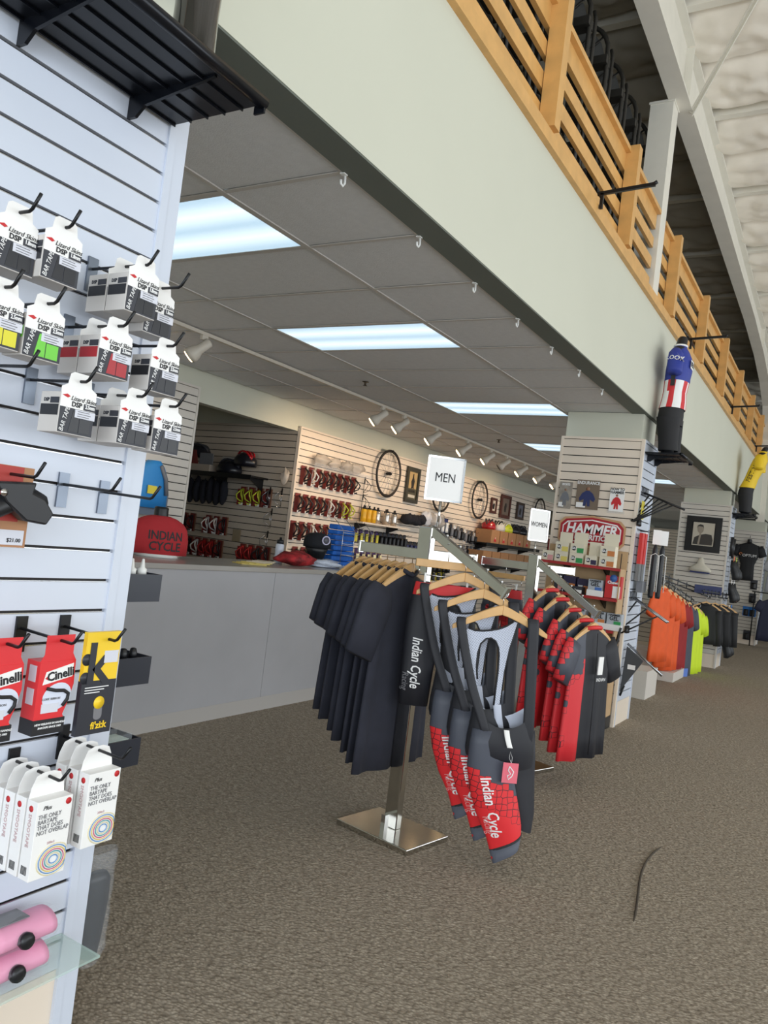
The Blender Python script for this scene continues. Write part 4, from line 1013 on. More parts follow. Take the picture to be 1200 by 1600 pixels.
# long clear shelf with wrapped parts
sh = thing('acrylic_shelf', 'clear acrylic shelf of bagged parts above the red cards', 'shelf', (BF, 7.75, 2.115), RZ)
MB().box(-0.62, 0.62, -0.14, -0.002, 0, 0.005).build('tray', CLEAR, sh); MB().box(-0.62, 0.62, -0.145, -0.14, -0.03, 0.02).build('lip', CLEAR, sh)
def lumpy(seed, rx, ry, rz_, n=14, m=9, amp=0.25, freq=9):
    mb = MB(); R = []
    for i in range(m+1):
        th = PI*i/m; rr = max(0.02, math.sin(th))
        R.append([])
        for k in range(n):
            a = 2*PI*k/n; d = Vector((rr*math.cos(a), rr*math.sin(a), -math.cos(th)))
            f = 1+amp*noise.noise(d*1.6+Vector((seed*3.1, seed, 0)))+amp*0.4*noise.noise(d*freq*0.5+Vector((seed, 0, 0)))
            R[-1].append((d.x*rx*f, d.y*ry*f, rz_+d.z*rz_*(f if d.z > 0 else 1)))
    mb.loft(R)
    return mb
for i, y in enumerate((7.36, 7.62, 7.88, 8.12)):
    tag(lumpy(i+3, 0.13, 0.05, 0.06, amp=0.6, freq=16).build('parts_bag', mat('bag_of_parts', (206, 198, 188), 0.25, alpha=0.6), None, (BF+0.07, y, 2.122), RZ), 'clear bag of small parts on the acrylic shelf, %s from the left' % ('first', 'second', 'third', 'fourth')[i], 'bag', 'parts bags on the acrylic shelf')

# wheels on the wall
def wheel(label, y, z, r=0.31):
    w_ = thing('bicycle_wheel', label, 'wheel', (BF+0.05, y, z), RZ, 'wheels on the lit slatwall')
    def circ(R_, n=40): return [(R_*math.cos(2*PI*k/n), 0, R_*math.sin(2*PI*k/n)) for k in range(n)]
    MB().tube(circ(r), 0.012, 8, closed=True).build('tyre', mat('tyre_rubber', (34, 32, 32), 0.7), w_)
    MB().tube(circ(r-0.018), 0.009, 6, closed=True).build('rim', mat('rim_alloy', (70, 62, 56), 0.35, 0.6), w_)
    MB().tube([(0, -0.045, 0), (0, -0.03, 0), (0, 0.03, 0), (0, 0.045, 0)], [0.012, 0.022, 0.022, 0.012], 10).build('hub', BLACK, w_)
    s = MB()
    for k in range(20):
        a = 2*PI*k/20; a2_ = a+(0.35 if k % 2 else -0.35); sy = 0.025 if k % 4 < 2 else -0.025
        s.tube([(0.02*math.cos(a2_), sy, 0.02*math.sin(a2_)), ((r-0.02)*math.cos(a), 0, (r-0.02)*math.sin(a))], 0.0018, 4)
    o = s.build('spokes', WIRE, w_); o['kind'] = 'stuff'
    MB().tube([(0, 0.04, r-0.01), (0, -0.02, r-0.018), (0, -0.03, r+0.01)], 0.005, 6).build('wall_hook', BLACK, w_)
    return w_
wheel('black rimmed bicycle wheel on the lit slatwall, nearest, above the bottles', 8.93, 2.235)
wheel('bicycle wheel half hidden behind the MEN sign', 10.55, 2.18)
wheel('black bicycle wheel between the MEN sign and the small frames', 11.97, 2.195)
wheel('farthest bicycle wheel, behind the WOMEN sign', 14.92, 2.21)

# framed pictures on the lit slatwall
FR1 = mat('dark_green_frame', (58, 56, 46), 0.45); FR2 = mat('mahogany_frame', (84, 42, 34), 0.4)
def picture(label, loc, rot, w_, h_, fw_, fm, mm, art, mat_w=0.0, group='framed pictures on the lit slatwall'):
    p = thing('picture_frame', label, 'picture', loc, rot, group)
    f = MB(); f.box(-w_/2, w_/2, -0.025, 0, -h_/2, -h_/2+fw_).box(-w_/2, w_/2, -0.025, 0, h_/2-fw_, h_/2).box(-w_/2, -w_/2+fw_, -0.025, 0, -h_/2+fw_, h_/2-fw_).box(w_/2-fw_, w_/2, -0.025, 0, -h_/2+fw_, h_/2-fw_)
    f.build('frame', fm, p)
    MB().box(-w_/2+fw_, w_/2-fw_, -0.010, -0.002, -h_/2+fw_, h_/2-fw_).build('mount', mm, p)
    if art: art(p, w_-2*fw_, h_-2*fw_)
    return p
def blob(p, pts, m, y=-0.0125, name='print'):
    return MB().prism(pts, 0, 0.0015, Matrix(((1, 0, 0, 0), (0, 0, -1, y), (0, 1, 0, 0), (0, 0, 0, 1)))).build(name, m, p)
TAN = mat('tan_print', (196, 166, 112), 0.6); DKP = mat('dark_print_ink', (44, 38, 34), 0.6); CREAMP = mat('cream_print', (214, 206, 188), 0.6)
def rider_art(p, w_, h_):
    MB().box(-w_*.42, w_*.42, -0.0115, -0.010, -h_*.12, h_*.46).build('print', TAN, p)
    blob(p, [(-.03*1, -.02), (-.05, .05), (-.02, .10), (-.012, .16), (.012, .165), (.02, .11), (.05, .06), (.035, -.02), (.05, -.05), (.02, -.04), (-.04, -.05)], DKP)
    lettering('BOHEMIA', 0.06, DKP, p, (0, -0.0125, -h_*.22), xs=0.75)
    MB().box(-w_*.36, w_*.36, -0.0115, -0.010, -h_*.44, -h_*.34).build('caption', CREAMP, p)
picture('framed poster of a cyclist between the wheels', (BF+0.002, 9.68, 2.165), RZ, 0.37, 0.50, 0.05, FR1, mat('olive_mount', (88, 82, 62), 0.6), rider_art)
def fig_art(p, w_, h_): blob(p, [(-.04, -h_*.3), (-.05, 0), (-.02, h_*.2), (.02, h_*.25), (.05, .02), (.03, -h_*.32)], DKP)
picture('small framed print, first of three left of the WOMEN sign', (BF+0.002, 12.66, 2.16), RZ, 0.24, 0.27, 0.045, FR2, CREAMP, fig_art)
picture('mahogany framed photograph, largest of three left of the WOMEN sign', (BF+0.002, 13.20, 2.19), RZ, 0.46, 0.42, 0.06, FR2, mat('grey_print_mount', (120, 104, 92), 0.6), fig_art)
picture('framed grey photograph, third of three left of the WOMEN sign', (BF+0.002, 13.95, 2.18), RZ, 0.36, 0.32, 0.045, mat('brown_frame', (70, 54, 46), 0.45), mat('slate_print', (112, 112, 122), 0.6), fig_art)
picture('tall framed print right of the WOMEN sign', (BF+0.002, 15.72, 2.10), RZ, 0.36, 0.50, 0.05, FR1, mat('olive_mount', (88, 82, 62), 0.6), fig_art)

# shelf of water bottles
sb = thing('display_shelf', 'cream display shelf of water bottles on the lit slatwall', 'shelf', (BF, 8.82, 1.525), RZ)
MB().box(-0.62, 0.62, -0.20, -0.002, 0, 0.022).build('board', CREAM_SLAT, sb)
for s in (-0.5, 0.3): MB().prism([(0, -0.09), (0, 0), (-0.18, 0), (-0.18, -0.02)], -0.004, 0.004, Matrix(((0, 0, 1, s), (1, 0, 0, 0), (0, 1, 0, 0), (0, 0, 0, 1)))).build('bracket', BLACK, sb)
BP = [(0.005, 0), (0.036, 0.002), (0.037, 0.06), (0.034, 0.085), (0.037, 0.11), (0.036, 0.155), (0.028, 0.165)]
YB = mat('yellow_bottle', (236, 182, 34), 0.35); SB = mat('silver_bottle', (196, 190, 182), 0.2, 0.7)
def bottle(label, loc, m, group):
    b = thing('water_bottle', label, 'bottle', loc, 0, group)
    MB().lathe(BP, 14).build('flask', m, b); MB().lathe([(0.030, 0.165), (0.030, 0.180), (0.014, 0.186), (0.010, 0.200), (0.013, 0.202), (0.011, 0.212)], 12).build('cap', BLACK_PL, b)
for i, y in enumerate((8.29, 8.41, 8.53)): bottle('yellow water bottle with black cap, %s of three' % ('left', 'middle', 'right')[i], (BF+0.14, y, 1.547), YB, 'yellow bottles')
for i, (y, dx) in enumerate(((8.45, .05), (8.66, .12), (8.76, .05), (8.88, .13), (8.98, .05), (9.08, .13), (9.18, .06))): bottle('silver water bottle with black cap, row on the cream shelf', (BF+dx, y, 1.547), SB, 'silver bottles on the cream shelf')

# hanging small goods: pouches, tools, levers
def pack(label, loc, rot, w_, h_, d, m, group, band=None, name='blister_pack'):
    p = thing(name, label, 'package', loc, rot, group)
    MB().box(-w_/2, w_/2, -0.004, 0, -h_, 0.012).build('card', m, p)
    MB().loft([[(w_*.36*math.cos(2*PI*k/10), -0.004-d*(0.5+0.5*math.sin(2*PI*k/10)), z_) for k in range(10)] for z_ in (-h_*.95, -h_*.8, -h_*.45, -h_*.25)]).build('contents', band or BLACK_PL, p)
    MB().tube([(0, 0.0, 0.0), (0, -d-0.06, 0.0), (0, -d-0.075, 0.012)], 0.003, 5).build('peg', BLACK, p)
    return p
PURP = mat('purple_print', (70, 46, 96), 0.5); YEL = mat('yellow_plastic', (232, 216, 70), 0.4); GRYP = mat('grey_pack', (118, 120, 126), 0.5); NAVP = mat('navy_print', (40, 50, 100), 0.5)
for i in range(5): pack('purple and yellow tyre lever pack hanging under the bottle shelf', (BF+0.004, 8.36+0.13*i, 1.44), RZ, 0.075, 0.16, 0.03, PURP, 'purple lever packs', YEL)
for i in range(5): pack('purple pack with white and yellow tag, lower row under the bottles', (BF+0.004, 8.45+0.14*i, 1.20), RZ, 0.09, 0.24, 0.03, PURP, 'tagged purple packs', mat('white_yellow', (236, 232, 190), 0.5))
for i in range(7): pack('black tool pack hanging beside the bottle shelf end', (BF+0.004, 8.98+0.11*i, 1.44), RZ, 0.08, 0.17, 0.05, CHAR, 'black tool packs', BLACK_PL)
for i in range(4):
    tag(lumpy(i+40, 0.13, 0.07, 0.075, amp=0.5, freq=20).build('glove_bundle', mat('black_knit', (28, 29, 38), 0.9, bump=0.6, bscale=90), None, (BF+0.08, 9.52+0.13*i, 1.60+0.01*(i % 2)), RZ), 'bundle of black gloves hanging right of the silver bottles', 'gloves', 'glove bundles right of the bottles')
for i in range(5): pack('dark accessory pack in the row below the gloves', (BF+0.004, 9.72+0.12*i, 1.36), RZ, 0.09, 0.16, 0.04, CHAR, 'dark packs below the gloves', NAVP)
for i in range(4):
    tag(lumpy(i+60, 0.13, 0.05, 0.10, amp=0.6, freq=14).build('parts_bag', mat('bag_of_parts', (206, 198, 188), 0.25, alpha=0.6) if i % 2 else mat('white_bag', (226, 226, 230), 0.3), None, (BF+0.09, 10.1+0.14*i, 1.62), RZ), 'glossy white parts bag hanging behind the MEN sign', 'bag', 'white parts bags behind the MEN sign')
for i in range(3): pack('blue accessory pack behind the MEN sign', (BF+0.004, 10.62+0.14*i, 1.78), RZ, 0.12, 0.22, 0.04, NAVP, 'blue packs', WHITE)
for i in range(11): pack('slim grey tool pack in the upper row behind the racks', (BF+0.004, 10.95+0.135*i, 1.72-0.012*i), RZ, 0.09, 0.19, 0.05, (GRYP, CHAR, WHITE)[i % 3], 'grey tool packs, upper row', (BLACK_PL, GRYP)[i % 2])
for i in range(7): pack('slim grey tool pack in the lower row behind the racks', (BF+0.004, 11.35+0.15*i, 1.40), RZ, 0.09, 0.20, 0.05, (GRYP, CHAR)[i % 2], 'grey tool packs, lower row', (GRYP, BLACK_PL)[i % 2])
for i in range(6): pack('yellow and black pack above the red waistband', (BF+0.004, 10.30+0.16*i, 1.20), RZ, 0.11, 0.26, 0.06, (YEL, CHAR)[i % 2], 'yellow and black packs', BLACK_PL)
for i in range(4): pack('small yellow pack in the lowest row behind the racks', (BF+0.004, 10.45+0.18*i, 0.98), RZ, 0.09, 0.16, 0.04, YEL, 'low yellow packs', CHAR)

# helmet boxes on two black shelves
KRAFT = mat('kraft_box', (178, 132, 92), 0.75, var=0.05, vscale=6)
for z, n, y0, lab in ((1.50, 5, 12.0, 'upper'), (1.14, 6, 11.75, 'lower')):
    s = thing('metal_shelf', 'black metal shelf of kraft helmet boxes, %s' % lab, 'shelf', (BF, y0+1.1, z), RZ)
    MB().box(-1.28, 1.28, -0.32, -0.002, -0.02, 0).build('deck', BLACK, s); MB().box(-1.28, 1.28, -0.326, -0.32, -0.055, 0.004).build('front_lip', BLACK, s)
    for q in (-1.0, 0.0, 1.0): MB().prism([(0, -0.14), (0, -0.02), (-0.3, -0.02)], -0.004, 0.004, Matrix(((0, 0, 1, q), (1, 0, 0, 0), (0, 1, 0, 0), (0, 0, 0, 1)))).build('bracket', BLACK, s)
    for i in range(n):
        b = thing('helmet_box', 'kraft helmet box with red triangle, %s shelf, %s from the left' % (lab, ('first', 'second', 'third', 'fourth', 'fifth', 'sixth')[i]), 'box', (BF+0.155, y0+0.20+0.38*i, z), RZ, 'kraft helmet boxes')
        MB().box(-0.175, 0.175, -0.15, 0.13, 0, 0.225).build('carton', KRAFT, b)
        blob(b, [(-0.055, 0.03), (0.055, 0.03), (0.03, 0.09), (0.0, 0.12), (-0.03, 0.09)], REDTXT, -0.1505, 'red_triangle')
        blob(b, [(-0.02, 0.075), (0.02, 0.075), (0.012, 0.11), (-0.012, 0.11)], mat('pale_print', (226, 190, 176), .6), -0.1525, 'triangle_face')
def helmet_mesh(mb, s=1.0):
    R = []
    for i in range(9):
        t = i/8; a = t*PI/2
        R.append([(0.135*s*math.cos(a)*math.cos(2*PI*k/24)*(1+0.04*math.sin(6*2*PI*k/24)), 0.10*s*math.cos(a)*math.sin(2*PI*k/24), 0.03*s+0.10*s*math.sin(a)*(1+0.08*math.sin(8*2*PI*k/24)*(1-t))) for k in range(24)])
    R.insert(0, [(x*0.93, y*0.93, z-0.03*s) for x, y, z in R[0]])
    return mb.loft(R)
def helmet(label, loc, rot, m, accent, s=1.0, group='helmets on display'):
    h = thing('bike_helmet', label, 'helmet', loc, rot, group)
    helmet_mesh(MB(), s).build('shell', m, h)
    for k in (-1, 0, 1):
        MB().tube([(0.12*s*math.cos(a), 0.05*s*k*math.sin(a)*0.9, 0.035*s+0.104*s*math.sin(a)) for a in [0.25+i*0.33 for i in range(9)]], 0.010*s, 6).build('vent_rib', accent, h)
    MB().tube([(0.07*s, -0.085*s, 0.02*s), (0.03*s, -0.075*s, -0.0*s), (-0.02*s, -0.08*s, 0.005), (-0.06*s, -0.085*s, 0.02*s)], 0.004, 5).build('strap', BLACK_PL, h)
    return h
REDH = mat('red_helmet', (176, 24, 34), 0.25, coat=0.5); WHH = mat('white_helmet', (224, 222, 216), 0.3); LIMEH = mat('lime_helmet', (206, 220, 52), 0.3); BKH = mat('black_helmet', (26, 27, 34), 0.3)
zt = 1.726
helmet('red and black helmet on the kraft boxes', (BF+0.16, 12.2, zt), RZ+0.3, REDH, BKH, 1.25)
helmet('white and black helmet on the kraft boxes', (BF+0.16, 12.62, zt), RZ+0.2, WHH, BKH, 1.25)
helmet('lime and white helmet on the kraft boxes', (BF+0.16, 12.98, zt), RZ, LIMEH, WHH, 1.2)
helmet('black helmet on the kraft boxes, left of two', (BF+0.16, 13.36, zt), RZ, BKH, CHAR, 1.2)
helmet('black helmet on the kraft boxes, right of two', (BF+0.16, 13.74, zt), RZ, BKH, CHAR, 1.2)
pack('dark red box hanging right of the WOMEN sign', (BF+0.004, 16.0, 1.75), RZ, 0.45, 0.28, 0.15, mat('dark_red', (140, 30, 36), .5), 'goods right of the WOMEN sign', mat('dark_red', (140, 30, 36), .5))

# alcove: shelf with helmets, gloves
s = thing('metal_shelf', 'black metal shelf of helmets in the alcove', 'shelf', (-6.40, 6.99, 1.895), 0)
MB().box(-0.75, 0.62, -0.30, -0.002, -0.02, 0).build('deck', BLACK, s); MB().box(-0.75, 0.62, -0.305, -0.30, -0.05, 0.005).build('front_lip', BLACK, s)
for q in (-0.6, 0.0, 0.55): MB().prism([(0, -0.16), (0, -0.02), (-0.28, -0.02)], -0.004, 0.004, Matrix(((0, 0, 1, q), (1, 0, 0, 0), (0, 1, 0, 0), (0, 0, 0, 1)))).build('bracket', BLACK, s)
bx_ = thing('helmet_box', 'open white helmet box with red corner on the alcove shelf', 'box', (-6.72, 6.85, 1.897), 0)
MB().box(-0.24, 0.26, -0.12, 0.10, 0, 0.085).build('carton', mat('beige_box', (186, 172, 156), 0.6), bx_)
MB().prism([(-0.10, 0.085), (0.05, 0.085), (0.0, 0.25), (-0.05, 0.25)], -0.10, -0.095, Matrix(((1, 0, 0, 0), (0, 0, 1, 0), (0, 1, 0, 0), (0, 0, 0, 1)))).build('red_print', CARD_R, bx_)
MB().box(0.05, 0.26, -0.08, -0.07, 0.085, 0.22).build('back_flap', GRYP, bx_)
helmet('black helmet on top of the white box in the alcove', (-6.80, 6.88, 2.07), 0.2, BKH, CHAR, 1.15)
helmet('black and red helmet at the end of the alcove shelf', (-6.02, 6.84, 2.00), -0.3, BKH, mat('red_helmet', (176, 24, 34), 0.25), 1.25)
helmet('black helmet below the red one on the alcove shelf', (-6.25, 6.84, 1.90), 0.1, BKH, CHAR, 1.2)
tag(MB().box(-0.16, 0.10, -0.004, 0.004, 0, 0.21).build('white_carton', mat('pale_carton', (196, 192, 184), 0.6), None, (-6.30, 6.93, 1.897)), 'pale carton standing at the back of the alcove shelf', 'box')
for i in range(7):
    tag(lumpy(i+80, 0.055, 0.05, 0.15, amp=0.35, freq=16).build('glove_pair', mat('black_knit', (28, 29, 38), 0.9, bump=0.6, bscale=90), None, (-6.98+0.105*i, 6.90, 1.53-0.012*(i % 2)), 0), 'pair of black gloves hanging in the alcove row', 'gloves', 'gloves in the alcove')
tag(MB().tube([(-7.06, 6.9, 1.915), (-6.85, 6.6, 1.90), (-6.80, 6.56, 1.875), (-6.80, 6.55, 1.85)], 0.014, 8).build('face_out_hook', WHITE_PL), 'white face-out arm sticking out of the alcove slatwall', 'bracket')
tag(MB().box(-0.06, 0.06, -0.004, 0, -0.14, 0.0).build('tan_card', mat('tan_card', (150, 136, 110), 0.7), None, (-6.14, 6.985, 1.27)), 'square tan card above the lowest cage row in the alcove', 'card')
tag(lumpy(97, 0.05, 0.04, 0.09, amp=0.6).build('parts_bag', mat('bag_of_parts', (206, 198, 188), 0.25, alpha=0.6), None, (-5.50, 6.93, 1.83)), 'clear parts bag at the right edge of the alcove slatwall', 'bag')

# ------------------------------------------------------------------ on the counter
CT = 1.066
b = thing('bust_form', 'black mannequin bust in a red tee printed INDIAN CYCLE', 'mannequin', (-4.16, 3.92, CT), PI/2-0.42)
RT = mat('red_cotton', (176, 40, 46), 0.85, var=0.06, vscale=10)
body = MB().loft([ring(0, 0, 0.02, 0.215, 0.11, n=36), ring(0, 0, 0.12, 0.215, 0.11, n=36), ring(0, 0, 0.20, 0.20, 0.10, n=36), ring(0, 0, 0.245, 0.165, 0.085, n=36), ring(0, 0, 0.272, 0.115, 0.07, n=36), ring(0, 0, 0.287, 0.062, 0.055, n=36)]).build('tee', RT, b)
MB().lathe([(0.056, 0.262), (0.050, 0.285), (0.048, 0.325), (0.050, 0.342), (0.040, 0.350)], 18).build('neck', BLACK_PL, b)
MB().lathe([(0.15, 0), (0.15, 0.02)], 24).build('stand', WHITE_PL, b)
wrapped_lettering('INDIAN', 0.085, BLACKTXT, b, body, (0.02, -0.2, 0.150), (1, 0, 0), (0, 0, 1), 0.002, bold=0.0015, xs=0.85)
wrapped_lettering('CYCLE', 0.085, BLACKTXT, b, body, (0.02, -0.2, 0.075), (1, 0, 0), (0, 0, 1), 0.002, bold=0.0015, xs=0.9)
for k in range(5):
    tag(MB().box(-0.11, 0.11, -0.07, 0.07, 0, 0.006).build('booklet', mat('yellow_paper', (226, 206, 120), 0.6) if k < 3 else mat('cream_paper', (214, 200, 176), 0.6), None, (-3.88+0.01*k, 4.60+0.03*k, CT+0.0065*k), PI/2+0.2*k-0.3), 'booklet in the small pile on the counter, %s from the bottom' % ('first', 'second', 'third', 'fourth', 'fifth')[k], 'booklet', 'booklets on the counter')
wb = thing('water_bottle', 'clear water bottle with black cap on the counter', 'bottle', (-4.10, 5.22, CT), 0)
MB().lathe(BP, 14).build('flask', mat('frosted_plastic', (206, 212, 224), 0.3), wb); MB().lathe([(0.030, 0.165), (0.030, 0.195), (0.012, 0.20), (0.010, 0.22)], 12).build('cap', BLACK_PL, wb)
tag(lumpy(5, 0.17, 0.11, 0.06, amp=0.5, freq=14).build('glove_pair', mat('red_black_glove', (150, 34, 38), 0.7, var=0.85, vscale=16), None, (-3.92, 5.22, CT), 1.2), 'red and black gloves lying on the counter', 'gloves')
tag(lumpy(9, 0.18, 0.11, 0.035, amp=0.7, freq=18).build('plastic_bag', mat('crumpled_wrap', (206, 214, 230), 0.15, bump=0.8, bscale=40), None, (-3.92, 5.60, CT), 1.4), 'crumpled clear plastic bag on the counter', 'bag')
cp = thing('cap_stand', 'black cap with a round badge on a stand on the counter', 'cap', (-4.12, 5.78, CT), PI/2-0.5)
MB().lathe([(0.06, 0), (0.06, 0.008), (0.008, 0.012), (0.008, 0.13)], 12).build('stand', CARD_K, cp)
cap = MB().loft([ring(0, 0, 0.16, 0.125, 0.11, n=28), ring(0, 0, 0.20, 0.125, 0.11, n=28), ring(0, 0, 0.25, 0.115, 0.10, n=28), ring(0, 0, 0.285, 0.075, 0.07, n=28), ring(0, 0, 0.295, 0.02, 0.02, n=28)]).build('crown', mat('black_cotton', (24, 26, 32), 0.85), cp)
MB().loft([ring(0.0, 0, 0.03, 0.06, 0.05, n=20), ring(0, 0, 0.12, 0.09, 0.075, n=20), ring(0, 0, 0.165, 0.11, 0.09, n=20)]).build('head_form', BLACK_PL, cp)
MB().tube([(0.03+0.036*math.cos(2*PI*k/20), -0.112, 0.232+0.036*math.sin(2*PI*k/20)) for k in range(20)], 0.006, 6, closed=True).build('badge_ring', mat('lilac_white', (214, 210, 236), 0.5), cp)
MB().lathe([(0.03, 0), (0.03, 0.004)], 16, Matrix.Translation((0.03, -0.108, 0.232)) @ Matrix.Rotation(PI/2, 4, 'X')).build('badge', mat('badge_grey', (96, 96, 104), 0.5), cp)
# wire rack with blue folded jerseys behind the cap
BLUEF = mat('royal_blue_cloth', (22, 98, 190), 0.6, var=0.25, vscale=12)
wr = thing('wire_rack', 'silver wire counter rack beside the cap', 'rack', (-3.98, 6.12, CT), PI/2)
for q in range(4): MB().tube([(-0.24, -0.06, 0.02+0.10*q), (0.26, -0.06, 0.02+0.10*q)], 0.003, 5).build('cross_wire', WIRE, wr)
for x in (-0.24, -0.05, 0.12, 0.26): MB().tube([(x, -0.06, 0.0), (x, -0.06, 0.34), (x, 0.05, 0.44)], 0.003, 5).build('upright_wire', WIRE, wr)
MB().box(-0.30, 0.30, -0.10, 0.10, 0, 0.008).build('base', WIRE, wr)
for k in range(4):
    tag(MB().box(-0.19, 0.19, -0.055, 0.055, 0.0, 0.040).box(-0.185, 0.18, -0.05, 0.05, 0.044, 0.092).build('folded_jersey', BLUEF, None, (-4.10, 6.12, CT+0.010+0.096*k), PI/2+0.05*k, bevel=0.012), 'folded royal blue jersey in the wire rack, %s' % ('lowest', 'second', 'third', 'topmost')[k], 'jersey', 'blue jerseys in the wire rack')
# hydration pack, box and poster behind the red bust
hp = thing('hydration_pack', 'blue backpack with grey strap hanging behind the bust', 'bag', (BX+0.10, 4.78, 1.50), RZ)
MB().loft([[(0.19*c*w_, -0.07+0.07*s_, z_) for c, s_ in [(math.cos(2*PI*k/18), math.sin(2*PI*k/18)) for k in range(18)]] for w_, z_ in ((1.0, -0.1), (1.0, 0.05), (0.9, 0.17), (0.62, 0.26), (0.25, 0.31))]).build('pack', mat('sky_blue_nylon', (46, 140, 214), 0.6), hp)
MB().tube([(0.02, -0.145, 0.27), (0.09, -0.145, 0.16), (0.12, -0.145, 0.02)], 0.018, 8).build('strap', GRYP, hp)
MB().box(-0.10, 0.0, -0.15, -0.142, 0.02, 0.09).build('yellow_tag', YEL, hp)
tag(MB().box(-0.26, 0.20, -0.10, 0.06, 0, 0.20).build('grey_box', mat('blue_grey_box', (112, 122, 136), 0.6), None, (BX+0.065, 4.80, 1.335), RZ), 'blue grey box under the blue backpack', 'box')
# ------------------------------------------------------------------ wooden shelf unit with red edges on the second column
CY = 6.95
PLY = mat('raw_plywood', (190, 158, 118), 0.6, var=0.08, vscale=7)
REDEDGE = mat('red_shelf_edge', (170, 44, 46), 0.45)
su = thing('shelf_unit', 'plywood nutrition shelf unit with red shelf edges against the column', 'shelf unit', (-1.99, CY-0.012, 0))
MB().box(-0.36, 0.345, -0.012, 0, 0.10, 1.52).build('back_panel', PLY, su)
MB().box(0.335, 0.345, -0.20, 0, 0.10, 1.36).build('side_panel', PLY, su)
MB().box(-0.36, 0.345, -0.30, 0, 0.0, 0.105).build('plinth', BLACK_PL, su)
for z, d in ((0.13, 0.27), (0.345, 0.25), (0.595, 0.24), (0.84, 0.25), (1.105, 0.24), (1.365, 0.24)):
    s_ = MB().box(-0.355, 0.335, -d, -0.012, z-0.018, z).build('shelf', PLY, su)
    MB().box(-0.362, 0.352, -d-0.010, -d, z-0.020, z+0.004).build('red_edge', REDEDGE, s_)
for x in (-0.15, 0.20):
    for z in (1.105, 1.365): MB().prism([(0, -0.10), (0, -0.02), (-0.2, -0.02)], -0.006, 0.006, Matrix(((0, 0, 1, x), (1, 0, 0, -0.012), (0, 1, 0, z), (0, 0, 0, 1)))).build('bracket', BLACK, su)
MB().box(0.290, 0.296, -0.016, -0.012, 0.5, 1.50).build('slot_rail', GROOVE, su)
# sign
sg = thing('shop_sign', 'red and white HAMMER NUTRITION sign above the shelves', 'sign', (-1.985, CY-0.03, 1.665))
def octo(w_, h_, c, top): return [(-w_/2, -h_/2+c), (-w_/2+c, -h_/2), (w_/2-c, -h_/2), (w_/2, -h_/2+c), (w_/2, h_/2-c-top), (w_/2-c, h_/2-top), (0, h_/2), (-w_/2+c, h_/2-top), (-w_/2, h_/2-c-top)]
def plate(p, poly, m, y, name): return MB().prism(poly, 0, 0.003, Matrix(((1, 0, 0, 0), (0, 0, -1, y), (0, 1, 0, 0), (0, 0, 0, 1)))).build(name, m, p)
SRED = mat('sign_red', (172, 30, 44), 0.45)
plate(sg, octo(0.60, 0.285, 0.05, 0.03), mat('wood_board', (196, 156, 116), 0.6), 0, 'board')
plate(sg, octo(0.565, 0.25, 0.045, 0.03), SRED, -0.003, 'red_field')
plate(sg, octo(0.525, 0.21, 0.04, 0.028), WHITETXT, -0.005, 'white_line')
plate(sg, octo(0.505, 0.19, 0.036, 0.028), SRED, -0.007, 'inner_field')
lettering('HAMMER', 0.122, WHITETXT, sg, (0.0, -0.0115, 0.015), bold=0.004, shear=0.15, xs=0.92)
lettering('NUTRITION', 0.062, WHITETXT, sg, (0.02, -0.0115, -0.058), bold=0.002, shear=0.1, xs=1.0)
# magazines in clear pockets
MAGP = mat('photo_grey', (150, 142, 132), 0.5, var=0.3, vscale=18)
def magazine(label, x, z0, w_, h_, title, tsz, fig, cover):
    m = thing('magazine', label, 'magazine', (x, CY-0.018, z0), 0)
    MB().box(-w_/2, w_/2, -0.008, 0, 0, h_).build('cover', cover, m)
    lettering(title, tsz, BLACKTXT if cover is WHITE else WHITETXT, m, (0, -0.0095, h_*0.90), bold=0.001, xs=0.85)
    blob(m, [(-w_*.16, h_*.10), (-w_*.14, h_*.34), (-w_*.32, h_*.26), (-w_*.36, h_*.36), (-w_*.24, h_*.54), (-w_*.08, h_*.63), (w_*.08, h_*.63), (w_*.24, h_*.54), (w_*.36, h_*.36), (w_*.30, h_*.26), (w_*.13, h_*.34), (w_*.15, h_*.10), (w_*.03, h_*.10), (0, h_*.28), (-w_*.04, h_*.10)], fig, -0.0092, 'cover_figure')
    MB().lathe([(w_*.085, 0), (w_*.085, 0.0012)], 14, Matrix.Translation((0, -0.0092, h_*.70)) @ Matrix.Rotation(PI/2, 4, 'X')).build('cover_face', mat('skin_print', (150, 112, 90), 0.6), m)
    MB().box(-w_*.46, -w_*.05, -0.0098, -0.008, h_*.05, h_*.22).build('text_block', WHITE, m)
    return m
magazine('Endurance magazine with a man in blue jersey in the centre', -2.058, 1.860, 0.205, 0.262, 'ENDURANCE', 0.040, NAVP, mat('cover_taupe', (120, 104, 88), 0.5))
magazine('pale magazine with a cyclist on the left', -2.262, 1.853, 0.118, 0.240, 'SPORTS', 0.026, GRYP, MAGP)
magazine('white How To Hammer booklet on the right', -1.795, 1.862, 0.125, 0.202, 'HOW TO\nHAMMER', 0.034, REDTXT, WHITE)
MB_ = MB().box(-0.075, 0.075, -0.024, -0.012, 0, 0.03)
tag(MB_.build('brochure_holder', CLEAR, None, (-1.795, CY, 1.845)), 'clear holder of the white booklet', 'holder')
